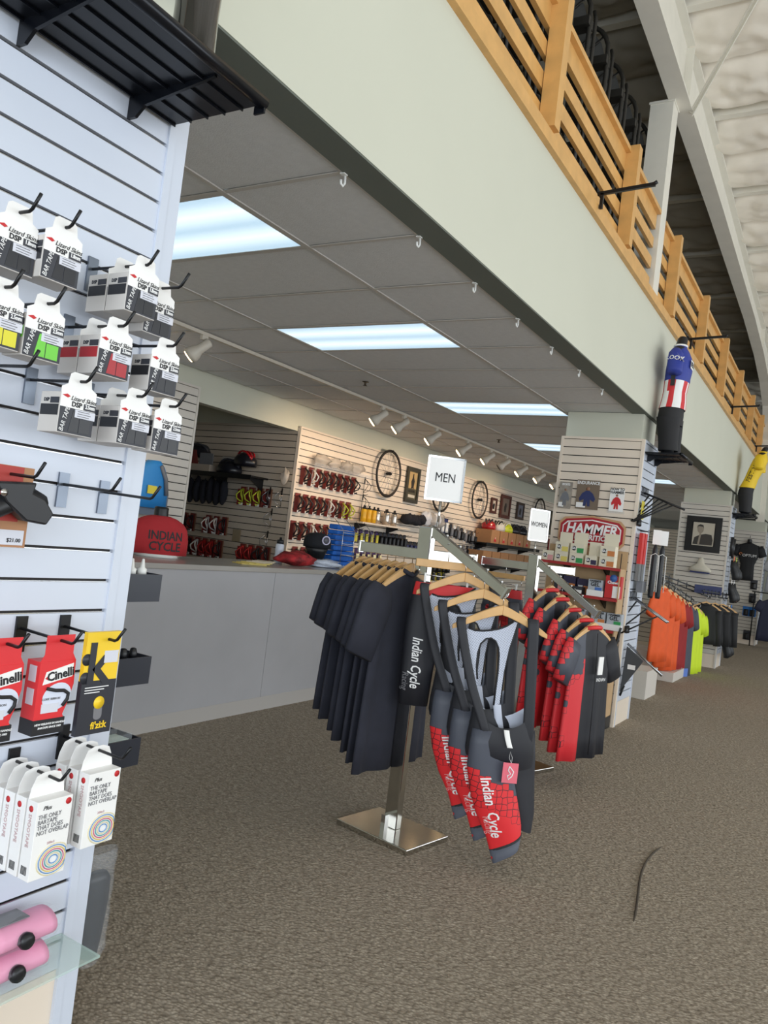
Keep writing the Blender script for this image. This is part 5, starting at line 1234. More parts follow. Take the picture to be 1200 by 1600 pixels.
# small cartons on the shelves
def gel_box(label, x, z, w_, h_, d, body, face, txt, tsz, group, y=None, rise=0.0, txtm=None):
    b = thing('gel_box', label, 'box', (x, (CY-0.245 if y is None else y), z), 0, group)
    MB().box(-w_/2, w_/2, 0, d, 0, h_).build('carton', body, b)
    if rise: MB().box(-w_/2, w_/2, d-0.003, d, h_, h_+rise).build('display_flap', body, b)
    MB().box(0.0, w_/2-0.002, -0.0012, 0, 0.004, h_*0.55).build('flavour_panel', face, b)
    lettering(txt, tsz, txtm or BLACKTXT, b, (-w_*0.22 if tsz < 0.03 else 0, -0.002, h_*0.70 if tsz >= 0.03 else h_*0.5), bold=0.0012)
    return b
IV = mat('ivory_carton', (226, 218, 196), 0.55); GRN = mat('green_print', (52, 150, 84), 0.5); ORG = mat('orange_print', (206, 128, 70), 0.5); LEM = mat('lemon_print', (222, 206, 110), 0.5); PKP = mat('pink_print', (220, 160, 160), 0.5); INK = mat('ink_blue_print', (52, 46, 76), 0.5)
Z1 = 1.370
gus = [(-2.285, 0, 0.10, 0.085, PKP, 'pink', 0), (-2.165, 0, 0.115, 0.085, LEM, 'lemon, bottom', 0), (-2.165, 0.086, 0.115, 0.085, LEM, 'lemon, top', 0.09), (-2.030, 0, 0.12, 0.085, GRN, 'green, bottom', 0), (-2.030, 0.086, 0.12, 0.085, GRN, 'green, top', 0.10), (-1.900, 0, 0.10, 0.08, INK, 'dark blue', 0.12), (-1.765, 0, 0.125, 0.088, ORG, 'orange, bottom', 0), (-1.765, 0.089, 0.125, 0.088, ORG, 'orange, top', 0.11)]
for x, dz, w_, h_, fc, nm, rise in gus:
    b = gel_box('ivory gel box with %s panel on the top shelf' % nm, x, Z1+dz, w_, h_, 0.10, IV, fc, 'GU', 0.028, 'ivory gel boxes on the top shelf', rise=rise, txtm=WHITETXT)
    MB().lathe([(0.020, 0), (0.020, 0.0008)], 14, Matrix.Translation((-w_*.22, -0.0002, h_*.5)) @ Matrix.Rotation(PI/2, 4, 'X')).build('black_badge', BLACKTXT, b)
Z2 = 1.110
for i, (x, w_, h_, bd, fc, nm) in enumerate(((-2.20, 0.07, 0.16, CHAR, PKP, 'brown'), (-2.10, 0.11, 0.14, INK, ORG, 'dark blue, left'), (-1.97, 0.12, 0.13, INK, ORG, 'dark blue, right'), (-2.0, 0.10, 0.06, CHAR, WHITE, 'low black'))):
    gel_box('%s energy bar box on the second shelf' % nm, x, Z2, w_, h_, 0.10, bd, fc, 'BAR', 0.022, 'bar boxes on the second shelf', y=(CY-0.235 if nm == 'low black' else CY-0.13), txtm=WHITETXT)
GELG = mat('grey_gel_carton', (176, 182, 190), 0.5); BLP = mat('blue_band', (70, 110, 180), 0.5)
def gel_stand(label, x, z, band):
    b = gel_box(label, x, z, 0.12, 0.14, 0.09, GELG, band, 'GEL', 0.045, 'white gel cartons', y=CY-0.22)
    lettering('HAMMER', 0.024, BLACKTXT, b, (0, -0.002, 0.127), bold=0.0008)
    MB().box(-0.06, 0.075, -0.03, 0, 0, 0.05).build('tray_front', WHITE, b)
gel_stand('grey gel carton with blue band on the second shelf', -1.845, Z2, BLP)
rb = gel_box('red chew box with wavy front on the second shelf', -1.70, Z2, 0.13, 0.19, 0.08, mat('chew_red', (196, 42, 44), 0.5), WHITE, 'Chews', 0.034, 'chew boxes', y=CY-0.20, txtm=WHITETXT)
MB().lathe([(0.032, 0), (0.032, 0.001)], 14, Matrix.Translation((0, -0.0004, 0.17)) @ Matrix.Rotation(PI/2, 4, 'X')).build('round_badge', BLP, rb)
Z3 = 0.845
gel_stand('grey gel carton with orange band on the third shelf', -1.79, Z3, ORG); gel_stand('grey gel carton with green band on the third shelf', -1.655, Z3, GRN)
gel_stand('grey gel carton half hidden behind the jerseys, left', -2.10, Z3, BLP); gel_stand('grey gel carton half hidden behind the jerseys, right', -1.96, Z3, GRN)
tag(MB().box(-0.05, 0.05, 0, 0.06, 0, 0.11).build('yellow_box', YEL, None, (-1.86, CY-0.22, 0.60)), 'yellow box on the low shelf beside the outermost jersey', 'box')
tag(MB().bar((-1.585, 6.70, 0.88), (-1.70, 6.62, 0.02), 0.03, 0.014).build('leaning_bar', BLACK), 'black flat bar leaning on the shelf unit', 'bar')

# ------------------------------------------------------------------ aisle side of the second column: car rack arms, pumps, red boxes
def bike_rack(label, y, z, L, dz, n, group='bike racks on the second column'):
    r = thing('bike_carrier', label, 'bike rack', (FX+0.006, y, z), 0, group)
    gr = MB()
    for q in range(6): gr.bar((0.006, -0.10+q*0.045, -0.03), (0.006, -0.10+q*0.045, 0.05), 0.006, 0.006)
    gr.bar((0.006, -0.12, 0.05), (0.006, 0.14, 0.05), 0.006, 0.006).bar((0.006, -0.12, 0.0), (0.006, 0.14, 0.0), 0.006, 0.006)
    gr.build('grid_hook', BLACK, r)
    for s in (-0.035, 0.035): MB().tube([(0.01, s, 0), (L, s-0.05, -dz)], 0.009, 8).build('top_tube', mat('dark_chrome', (150, 150, 152), 0.15, 0.9) if n == 3 else BLACK, r)
    for q in range(n):
        t = 0.12+0.62*q/(n-1)
        p = Vector((0.01+t*(L-0.01), -0.05*t, -dz*t))
        MB().tube([p, p+Vector((-0.10-0.22*t, -0.10-0.03*q, -0.26+0.10*t))], 0.007, 6).build('strut', BLACK, r)
    for q in range(2): MB().tube([(-0.0+0.03, -0.16-0.05*q, -0.30), (0.02, -0.13-0.05*q, -0.25)], 0.016, 8).build('foot', BLACK_PL, r)
    return r
bike_rack('black folding bike rack with thin struts, top of the second column', 7.12, 2.06, 0.36, 0.12, 6)
bike_rack('bike rack with shiny chrome tubes, middle of the second column', 7.12, 1.13, 0.33, 0.17, 3)
bk = thing('bike_carrier', 'dark grey triangular fabric bike rack low on the second column', 'bike rack', (FX+0.006, 7.10, 0.70), 0, 'bike racks on the second column')
MB().tube([(0.01, 0, 0.02), (0.33, -0.02, -0.20)], 0.011, 8).build('top_tube', mat('dark_chrome', (150, 150, 152), 0.15, 0.9), bk)
MB().prism([(0.02, 0.0), (0.17, -0.10), (0.13, -0.17), (0.03, -0.34), (0.0, -0.40)], -0.012, 0.012, Matrix(((1, 0, 0, 0), (0, 0, 1, -0.05), (0, 1, 0, 0), (0, 0, 0, 1)))).build('fabric_panel', mat('charcoal_nylon', (70, 72, 76), 0.7), bk)
MB().box(0.045, 0.11, -0.066, -0.062, -0.19, -0.15).build('white_print', WHITETXT, bk)
MB().tube([(0.03, -0.05, -0.34), (-0.0+0.01, -0.08, -0.43)], 0.010, 6).build('strap_end', BLACK, bk)
tag(MB().box(-0.05, 0.05, -0.004, 0, -0.16, 0).build('yellow_tag', YEL, None, (FX+0.03, 7.03, 1.98), RZ), 'yellow hang tag on the top bike rack', 'tag')
REDBX = mat('red_long_box', (204, 46, 42), 0.5)
for k, y in enumerate((7.02, 7.13)):
    b = thing('hitch_pack', 'long red carded pack on the second column, %s' % ('left', 'right')[k], 'package', (FX+0.05, y, 1.70), RZ, 'red carded packs')
    MB().box(-0.038, 0.038, -0.02, 0.01, -0.27, 0).build('red_card', REDBX, b); MB().box(-0.038, 0.038, -0.018, 0.01, -0.42, -0.27).build('clear_blister', mat('smoky_plastic', (120, 122, 124), 0.3), b)
    MB().tube([(0, 0.04, 0.02), (0, -0.05, 0.02), (0, -0.06, 0.03)], 0.003, 5).build('peg', BLACK, b)
tag(MB().box(-0.03, 0.03, -0.01, 0.01, -0.30, 0.0).build('white_card_pack', WHITE, None, (FX+0.04, 7.22, 1.72), RZ), 'white carded pack beside the red packs', 'package')
for k, (y, x) in enumerate(((7.25, 0.16), (7.36, 0.20))):
    p = thing('floor_pump', 'black pump with white cord hanging on the second column, %s' % ('left', 'right')[k], 'pump', (FX+x-0.03, y, 1.62), 0.35, 'black pumps')
    MB().lathe([(0.02, -0.48), (0.024, -0.46), (0.024, -0.05), (0.016, -0.02), (0.01, 0.0)], 12).build('barrel', BLACK_PL, p)
    MB().tube([(-0.04, -0.03, -0.42), (-0.035, -0.03, -0.1), (0, -0.03, -0.08), (0.035, -0.03, -0.1), (0.04, -0.03, -0.42)], 0.004, 6).build('cord', WHITE_PL, p)
    MB().box(-0.035, 0.035, -0.03, -0.026, 0.0, 0.13).build('white_tag', WHITE, p)
    MB().tube([(-0.15, 0.03, 0.02), (0.02, 0.0, 0.02)], 0.003, 5).build('peg', BLACK, p)
tag(MB().box(-0.08, 0.08, -0.03, 0.02, -0.10, 0.0).build('grey_parts_pack', GRYP, None, (FX+0.05, 7.2, 1.28), RZ), 'grey pack below the red packs', 'package')

# ------------------------------------------------------------------ white low display steps and the bar of jerseys beyond
WD = mat('white_painted_board', (214, 208, 200), 0.5)
tag(MB().box(-0.30, 0, 0, 0.55, 0, 0.30).box(-0.62, -0.30, 0, 0.55, 0, 0.55).build('display_step', WD, None, (-1.74, 8.75, 0)), 'white stepped display block on the carpet, nearer', 'display block', 'white display blocks')
tag(MB().box(-0.35, 0, 0, 0.75, 0, 0.12).box(-0.70, -0.25, 0, 0.70, 0, 0.34).build('display_step', WD, None, (-1.78, 10.55, 0)), 'white stepped display block under the orange jerseys', 'display block', 'white display blocks')
def faceout(label, p, L, drop, rz):
    f = thing('face_out_rail', label, 'rail', p, rz, 'black slanting garment rails')
    MB().bar((0, 0, 0), (L, 0, -drop), 0.012, 0.018).build('upper_bar', BLACK, f); MB().bar((0, 0, -0.06), (L, 0, -drop-0.06), 0.012, 0.018).build('lower_bar', BLACK, f)
    for k in range(7): MB().bar((L*(k+.5)/7, 0, -drop*(k+.5)/7-0.065), (L*(k+.5)/7, 0, -drop*(k+.5)/7+0.03), 0.008, 0.012).build('peg', BLACK, f)
    return f
# a low slatwall run behind the jerseys carries the rails
slatwall('slatwall_panel', (-2.95, 13.30, 0.21), 0, 0.60, 0.0, 15*PITCH, mat('pale_laminate', (214, 208, 198), 0.4), 'low slatwall panel behind the black jerseys', 'slatwall', kick=0.21)
faceout('black slanting garment rail over the orange jerseys', (-2.05, 10.0, 1.36), 1.9, 0.33, 1.46)
faceout('black slanting garment rail over the black tops', (-2.35, 11.6, 1.36), 1.7, 0.25, 1.2)
ORGF = mat('orange_cloth', (230, 92, 36), 0.75, var=0.06, vscale=9); DRED = mat('dark_red_cloth', (150, 28, 30), 0.75, var=0.08, vscale=9); SLATE = mat('slate_cloth', (72, 78, 90), 0.75, var=0.06, vscale=9); NEON = mat('neon_yellow_cloth', (206, 232, 40), 0.7); BKC = mat('black_cloth', (30, 31, 34), 0.75)
gar = [(10.15, ORGF, 'orange jersey, nearest of three', .94, 0), (10.42, ORGF, 'orange jersey, second of three', .98, .02), (10.68, ORGF, 'orange jersey, third of three', 1.0, .04), (10.98, DRED, 'dark red jersey, left of two', 1.02, .05), (11.20, DRED, 'dark red jersey, right of two', 1.04, .06), (11.46, SLATE, 'slate grey jersey with a blue tag', 1.04, .10), (11.85, NEON, 'neon yellow jersey', 0.98, .14), (12.15, NEON, 'neon yellow jersey, second', 0.94, .14)]
for k, (y, m, nm, L_, dx) in enumerate(gar):
    z = 1.36-0.33*(y-10.0)/1.9*0.9-0.12
    p = (-1.93+dx, y, z)
    h = make_hanger('maple hanger of the %s' % nm, p, 1.27, 'hangers on the slanting rails')
    j, bd = make_tee('jersey', nm+' on the slanting rail', 'jersey', [m], (p[0], p[1], p[2]-0.002), 1.27, 'jerseys on the slanting rails', seed=k+50, L=L_, hem=0.22, hw=0.21, sleeve=0.26, fold=0.3, depth=0.035)
    if k == 5: MB().box(-0.10, 0.02, -0.075, -0.07, -L_+0.03, -L_+0.14).build('blue_tag', mat('blue_tag', (96, 130, 210), 0.4), j)
faceout('short black garment rail carrying the black tops', (-1.80, 12.28, 1.175), 0.92, 0.03, 1.30)
for k, y in enumerate((12.45, 12.75, 13.0)):
    make_hanger('maple hanger of the black top, %s' % ('left', 'middle', 'right')[k], (-1.75+0.08*k, y, 1.022-0.01*k), 0.25, 'hangers of the black tops', hook=0.13)
    make_tee('jersey', 'black top on the far slanting rail, %s' % ('left', 'middle', 'right')[k], 'jersey', [BKC], (-1.75+0.08*k, y, 1.02-0.01*k), 0.25, 'black tops on the far rail', seed=k+70, L=0.62, hem=0.20, hw=0.19, sleeve=0.5, sl_dir=(0.08, -1), sl_w=0.06)
for k in range(2):
    tag(MB().box(-0.10, 0.10, -0.05, 0.05, 0, 0.12).build('blue_box', NAVP, None, (-1.86+0.14*k, 12.6+0.3*k, 1.13), 0.2), 'small blue pack on the far rail, %s' % ('left', 'right')[k], 'package', 'blue packs on the far rail')

# ------------------------------------------------------------------ third column: portrait, saddle, shoe covers
C3 = 13.05
def portrait(p, w_, h_):
    pw, ph = w_*0.90, h_*0.95
    MB().box(-pw/2, pw/2, -0.0125, -0.010, -ph/2, ph/2).build('photograph', mat('sepia_paper', (196, 188, 172), 0.6), p)
    G1 = mat('portrait_dark', (62, 58, 54), 0.6); G2 = mat('portrait_face', (150, 140, 126), 0.6)
    blob(p, [(-pw*.46, -ph*.46), (-pw*.40, -ph*.16), (-pw*.16, -ph*.04), (pw*.10, ph*.02), (pw*.38, ph*.0), (pw*.46, -ph*.22), (pw*.44, -ph*.46)], G1, -0.0128, 'printed_coat')
    MB().prism([(-0.045+0.046*math.cos(a), 0.075+0.064*math.sin(a)) for a in [2*PI*k/20 for k in range(20)]], 0, 0.0012, Matrix(((1, 0, 0, 0), (0, 0, -1, -0.0146), (0, 1, 0, 0), (0, 0, 0, 1)))).build('printed_face', G2, p)
    blob(p, [(-0.094, 0.085), (-0.092, 0.13), (-0.055, 0.152), (-0.01, 0.142), (0.004, 0.09), (-0.012, 0.115), (-0.08, 0.12)], G1, -0.016, 'printed_hair')
    blob(p, [(-0.075, -0.16), (-0.055, 0.01), (-0.03, 0.01), (-0.045, -0.16)], G2, -0.0145, 'printed_shirt')
picture('black and white portrait of a man in a wide black frame', (-1.985, C3-0.012, 2.035), 0, 0.52, 0.55, 0.085, mat('black_frame', (20, 19, 19), 0.35), mat('black_mount', (26, 25, 25), 0.7), portrait, group='portrait')
sd = thing('bike_saddle', 'cream wide saddle displayed below the portrait', 'saddle', (-1.97, C3-0.06, 1.47), 0)
MB().loft([ring(0, 0, -0.02, 0.165, 0.06, n=24), ring(0, 0, 0.02, 0.16, 0.06, n=24), ring(0, 0, 0.06, 0.11, 0.05, n=24), ring(0, 0.01, 0.11, 0.055, 0.04, n=24), ring(0, 0.015, 0.17, 0.04, 0.032, n=24), ring(0, 0.02, 0.20, 0.022, 0.02, n=24)]).build('cover', mat('cream_leather', (206, 200, 184), 0.4), sd)
MB().box(-0.14, 0.14, -0.05, 0.03, -0.045, -0.02).build('base', NAVP, sd)
RUB = mat('black_neoprene', (28, 29, 32), 0.5)
def bootie(label, loc, rot, acc=None):
    b = thing('shoe_cover', label, 'shoe cover', loc, rot, 'shoe covers on the third column')
    MB().loft([[(0.055*w_*math.cos(2*PI*k/16)+ox, 0.05*w2*math.sin(2*PI*k/16)+oy, z_) for k in range(16)] for w_, w2, ox, oy, z_ in ((0.8, 0.7, 0.0, -0.03, -0.30), (1.15, 1.2, 0.01, -0.05, -0.25), (1.15, 1.3, 0.01, -0.03, -0.17), (0.9, 0.9, 0, 0.0, -0.09), (0.75, 0.7, 0, 0.01, 0.0))]).build('cover', RUB, b)
    MB().box(-0.05, 0.05, -0.004, 0.0, -0.02, 0.06).build('hang_card', acc or WHITE, b)
    MB().tube([(0, 0.10, 0.03), (0, -0.06, 0.03)], 0.003, 5).build('peg', BLACK, b)
    return b
accs = [mat('orange_card', (226, 120, 70), .5), mat('lime_card', (196, 214, 90), .5), WHITE, WHITE, WHITE, mat('azure_card', (40, 130, 220), .5), WHITE, WHITE]
i = 0
for z, rowname in ((1.68, 'top'), (1.33, 'second'), (0.93, 'third'), (0.48, 'lowest')):
    for k, y in enumerate((13.15, 13.45)):
        bootie('black neoprene shoe cover on the third column, %s row, %s' % (rowname, ('left', 'right')[k]), (FX+0.10, y, z), RZ, accs[i]); i += 1
for z in (1.10, 0.66): tag(MB().box(-0.16, 0.16, -0.08, 0, -0.05, 0).build('flat_red_box', mat('dark_red', (140, 30, 36), .5), None, (FX+0.09, 13.34, z), RZ), 'flat dark red pack between the shoe cover rows, %s' % ('upper' if z > 1 else 'lower'), 'package', 'flat red packs')
for k, z in enumerate((2.02, 2.0)): tag(MB().tube([(0, -0.05, 0.02), (0.0, -0.05, -0.28)], [0.02, 0.035][::1-2*k] if k else [0.025, 0.025], 10).build('water_flask' if k else 'mini_pump', BLACK_PL, None, (FX, 13.12+0.16*k, z), RZ), ('black mini pump' if not k else 'black flask')+' at the top of the third column', 'pump' if not k else 'bottle')
# farthest column: black jersey form, small boxes
C4 = 19.15
t = thing('jersey_form', 'black team jersey on a hanging form, farthest column', 'mannequin', (-1.93, C4-0.06, 2.28), 0)
bd, sl = tee_meshes(91, L=0.88, hem=0.15, hw=0.24, sleeve=0.22, depth=0.06, fold=0.05)
bdo = bd.build('torso', BKC, t)
for m in sl: m.build('sleeve', BKC, t)
MB().lathe([(0.05, -0.06), (0.045, 0.02), (0.04, 0.04)], 12).build('neck', BLACK_PL, t)
lettering('OPTUM', 0.085, WHITETXT, t, (0.03, -0.075, -0.33), xs=1.0)
MB().tube([(-0.15+0.025*math.cos(2*PI*k/14), -0.075, -0.30+0.025*math.sin(2*PI*k/14)) for k in range(12)], 0.007, 5).build('orange_emblem', ORG, t)
MB().tube([(0, 0.04, 0.06), (0, -0.0, 0.06), (0, 0, 0.12)], 0.006, 5).build('hook', BLACK, t)
for k, (x, z, m) in enumerate(((-1.76, 1.42, CHAR), (-1.76, 1.12, CHAR), (-1.86, 0.82, mat('azure_card', (40, 130, 220), .5)), (-1.73, 0.82, mat('azure_card', (40, 130, 220), .5)), (-1.80, 0.30, CHAR))):
    pack('small hanging pack on the farthest column', (x, C4-0.01, z), 0, 0.14, 0.20, 0.05, m, 'small packs on the farthest column', BLACK_PL)
make_tee('t_shirt', 'navy tee printed in white at the right edge', 'shirt', [mat('deep_navy', (30, 34, 56), 0.8)], (-1.30, 18.6, 1.12), 0.5, 'tees at the right edge', seed=99, L=0.95, hem=0.30, hw=0.27)
make_tee('t_shirt', 'grey tee hanging at the right edge', 'shirt', [mat('heather_grey', (150, 150, 150), 0.8)], (-1.32, 19.6, 2.0), 0.5, 'tees at the right edge', seed=100, L=0.8, hem=0.28, hw=0.25)
rail2 = tag(MB().tube([(-1.75, 18.9, 1.18), (-0.9, 18.4, 1.18)], 0.012, 8).tube([(-0.95, 18.43, 0), (-0.95, 18.43, 1.18)], 0.012, 8).tube([(-1.7, 18.87, 0), (-1.7, 18.87, 1.18)], 0.012, 8).build('garment_rail', BLACK), 'black garment rail at the right edge', 'rail')

# warm lit slatwall of the department behind the second column
slatwall('slatwall_panel', (-5.2, 22.0, 0.21), 0, 2.6, 0.0, 30*PITCH, CREAM_SLAT, 'warm lit slatwall of the department in the far background', 'slatwall', kick=0.21)
tag(MB().box(-0.28, 0.28, -0.02, 0, 0, 0.34).build('red_sign', mat('orange_red_card', (216, 74, 50), .6), None, (-3.3, 21.999, 1.75)), 'orange red card on the far background slatwall', 'sign')
picture('dark brown picture on the far background slatwall', (-3.55, 21.999, 1.25), 0, 0.55, 0.5, 0.05, FR2, DKP, None, group='far pictures')
# ------------------------------------------------------------------ mannequins on black shelves
black_shelf('black metal shelf under the mannequin in the striped jersey', 6.99, 7.50, 0)
black_shelf('black metal shelf under the mannequin in the yellow jersey', 13.09, 13.60, 0)
def mannequin(label, loc, lean, jersey_m, sleeve_m, shorts_m, stripes):
    """headless display form facing +X: torso, hips and legs as one body, clothing as children"""
    r = thing('mannequin', label, 'mannequin', loc, 0, 'mannequins on the columns')
    def R(z, a, b, cx=0.0, n=28): return [(cx+lean*max(0, z-0.40)+a*math.cos(2*PI*k/n), b*math.sin(2*PI*k/n), z) for k in range(n)]
    body = MB()
    body.loft([R(0.30, 0.085, 0.135), R(0.42, 0.09, 0.14), R(0.55, 0.085, 0.125), R(0.72, 0.10, 0.15, 0.01), R(0.86, 0.095, 0.165, 0.01), R(0.94, 0.07, 0.13), R(0.985, 0.048, 0.06), R(1.055, 0.044, 0.05, 0.01), R(1.075, 0.03, 0.035, 0.01)])
    for s in (-1, 1):
        body.loft([[(cx+a*math.cos(2*PI*k/16), s*0.07+a*0.9*math.sin(2*PI*k/16), z) for k in range(16)] for z, a, cx in ((0.0, 0.055, 0.01), (0.10, 0.058, 0.005), (0.20, 0.068, 0.0), (0.34, 0.078, -0.005))])
    body.build('body', BLACK_PL, r)
    sh_ = MB().loft([R(0.27, 0.100, 0.150, -0.005), R(0.36, 0.108, 0.152, -0.01), R(0.46, 0.100, 0.148, -0.005), R(0.50, 0.094, 0.142)], cap0=False, cap1=False)
    for s in (-1, 1): sh_.loft([[(cx+a*math.cos(2*PI*k/18), s*0.07+a*0.92*math.sin(2*PI*k/18), z) for k in range(18)] for z, a, cx in ((0.035, 0.086, 0.014), (0.10, 0.084, 0.008), (0.20, 0.092, 0.0), (0.33, 0.104, -0.012))], cap0=False, cap1=False)
    sh_.build('tights', shorts_m, r)
    j = MB().loft([R(0.415, 0.112, 0.158, -0.005), R(0.48, 0.106, 0.150), R(0.56, 0.098, 0.140), R(0.66, 0.104, 0.152, 0.006), R(0.76, 0.110, 0.164, 0.012), R(0.86, 0.104, 0.172, 0.012), R(0.93, 0.080, 0.140, 0.004), R(0.975, 0.055, 0.068), R(1.0, 0.050, 0.058, 0.004)], cap0=False, cap1=False)
    if stripes:
        for i, f in enumerate(j.f):
            c = sum((Vector(j.v[q]) for q in f), Vector())/len(f)
            ang = math.atan2(c.y, c.x-lean*max(0, c.z-0.4))
            j.mi[i] = 2 if c.z > 0.70 else (int((ang+PI)/(2*PI)*14) % 2)
        jo = j.build('jersey', [WHITETXT, mat('jersey_red', (206, 44, 52), 0.6), mat('jersey_blue', (44, 60, 150), 0.6)], r)
    else: jo = j.build('jersey', jersey_m, r)
    for s in (-1, 1):
        d = Vector((0.08, s*0.28, -0.95)).normalized(); p0 = Vector((lean*0.48, s*0.155, 0.885))
        u = Vector((1, 0, 0)); w_ = d.cross(u).normalized()
        MB().loft([[p0+d*t_+u*(a*math.cos(2*PI*k/16))+w_*(a*math.sin(2*PI*k/16)) for k in range(16)] for t_, a in ((-0.045, 0.035), (0.0, 0.062), (0.08, 0.068), (0.17, 0.064), (0.19, 0.060))]).build('sleeve', sleeve_m, r)
    MB().tube([(lean*0.6+0.052*math.cos(2*PI*k/16), 0.058*math.sin(2*PI*k/16), 0.992) for k in range(16)], 0.010, 6, closed=True).build('collar', WHITETXT if stripes else jersey_m, r)
    return r, jo
JBLUE = mat('jersey_blue', (44, 60, 150), 0.6)
m1, jo = mannequin('headless mannequin in a blue jersey with red and white stripes', (FX+0.15, 7.22, 2.416), 0.02, None, JBLUE, mat('black_tights', (24, 24, 28), 0.7), True)
MB().box(0.0, 0.004, -0.055, 0.055, 0.775, 0.85).build('chest_panel', WHITETXT, m1, (0.128, -0.02, 0))
lettering('BELL', 0.06, BLACKTXT, m1, (0.134, -0.02, 0.812), (0, 1, 0), (0, 0, 1), bold=0.001)
wl = [o for o in m1.children if o.name.startswith('sleeve')][0]
wrapped_lettering('LOOK', 0.055, WHITETXT, m1, wl, (0.02, -0.5, 0.83), (1, 0, -0.12), (0.12, 0, 1), 0.002, bold=0.001)
MB().box(-0.018, 0.018, -0.004, 0, 0.60, 0.70).build('swing_tag', BLACK_PL, m1, (0.01, -0.165, 0))
m2, jo2 = mannequin('headless mannequin in a yellow jersey and black shorts, farther column', (FX+0.15, 13.33, 2.416), 0.30, mat('team_yellow', (232, 196, 34), 0.6), mat('team_yellow', (232, 196, 34), 0.6), mat('black_tights', (24, 24, 28), 0.7), False)
wrapped_lettering('FESTINA', 0.09, BLACKTXT, m2, jo2, (0.07, -0.5, 0.66), (0.35, 0, 1), (-1, 0, 0.35), 0.004, bold=0.001)
# lower end of the mannequin on the near column's shelf (only its glossy boot shows)
bt = thing('mannequin', 'glossy black mannequin leg standing on the near shelf', 'mannequin', (FX+0.235, 1.215, 2.416), 0)
MB().lathe([(0.050, 0.0), (0.052, 0.02), (0.050, 0.12), (0.056, 0.3), (0.075, 0.55), (0.08, 0.6)], 18).build('leg', mat('glossy_black', (26, 24, 24), 0.18, coat=0.8), bt)

# ------------------------------------------------------------------ track lighting
TW = mat('track_white', (206, 198, 184), 0.45)
BULB = mat('warm_bulb', (255, 220, 170), 0.4, emit=(255, 214, 160), estr=9.0)
track = tag(MB().box(-0.018, 0.018, 3.4, 13.4, -0.025, 0).build('light_track', TW, None, (-4.25, 0, CEIL-0.005)), 'long white lighting track across the dropped ceiling', 'light track')
heads = [4.20, 6.82, 7.28, 8.05, 8.92, 9.68, 10.25, 10.95, 11.75, 12.55]
nth = ['first, beside the near column', 'second', 'third', 'fourth', 'fifth', 'sixth', 'seventh, turned off', 'eighth', 'ninth', 'tenth, farthest']
for k, y in enumerate(heads):
    on = k != 6
    h = thing('track_spotlight', 'white track spotlight, %s' % (nth[k]+(' along the track' if k else '')), 'spotlight', (-4.25, y, CEIL-0.03), 0, 'spotlights on the track')
    aim = Vector((-0.62, -0.32, -0.58)).normalized()
    MB().box(-0.014, 0.014, -0.03, 0.03, -0.035, 0.0).build('adapter', TW, h)
    MB().tube([(0, 0, -0.03), (0, 0, -0.075)], 0.006, 6).build('stem', TW, h)
    q = aim.to_track_quat('Z', 'Y').to_matrix().to_4x4(); q.translation = Vector((0, 0, -0.085))-aim*0.06
    MB().lathe([(0.012, -0.01), (0.034, 0.0), (0.036, 0.09), (0.052, 0.125), (0.060, 0.150), (0.060, 0.185), (0.052, 0.183)], 18, q).build('housing', TW, h)
    MB().lathe([(0.001, 0.182), (0.050, 0.184), (0.046, 0.194), (0.001, 0.198)], 18, q).build('bulb', BULB if on else mat('unlit_bulb', (110, 100, 90), 0.3), h)
    if on:
        d = bpy.data.lights.new('spot_beam', 'SPOT'); d.energy = 21; d.color = (1.0, 0.70, 0.42); d.spot_size = 1.75; d.spot_blend = 0.8; d.shadow_soft_size = 0.05
        o = bpy.data.objects.new('spot_beam', d); COL.objects.link(o); o.parent = h
        o.location = Vector((0, 0, -0.085))+aim*0.16; o.rotation_euler = Vector((-0.85, 0.0, -0.5)).to_track_quat('-Z', 'Y').to_euler()
# ceiling hooks and sprinklers
for k in range(7):
    y = GY0+0.61*k
    hk = thing('ceiling_hook', 'white plastic hook on the ceiling edge, %s from the camera' % ('first', 'second', 'third', 'fourth', 'fifth', 'sixth', 'seventh')[k], 'hook', (GX[0]+0.0, y, CEIL-0.004), 0, 'hooks along the ceiling edge')
    MB().box(-0.010, 0.010, -0.012, 0.012, -0.006, 0).build('clip', WHITE_PL, hk)
    MB().tube([(0, 0.010, -0.004), (0, 0.012, -0.035), (0, 0.0, -0.050), (0, -0.012, -0.044), (0, -0.014, -0.030)], 0.005, 6).build('hook', WHITE_PL, hk)
for k, (x, y) in enumerate(((-3.83, 5.80), (-3.81, 8.88))):
    s = thing('sprinkler_head', 'small sprinkler head in the ceiling, %s' % ('nearer', 'farther')[k], 'sprinkler', (x, y, CEIL-0.001), 0, 'sprinklers')
    MB().lathe([(0.03, 0), (0.03, -0.004), (0.010, -0.006), (0.010, -0.03), (0.018, -0.034), (0.018, -0.037)][::-1], 12).build('head', mat('bronze', (96, 84, 70), 0.4, 0.6), s)

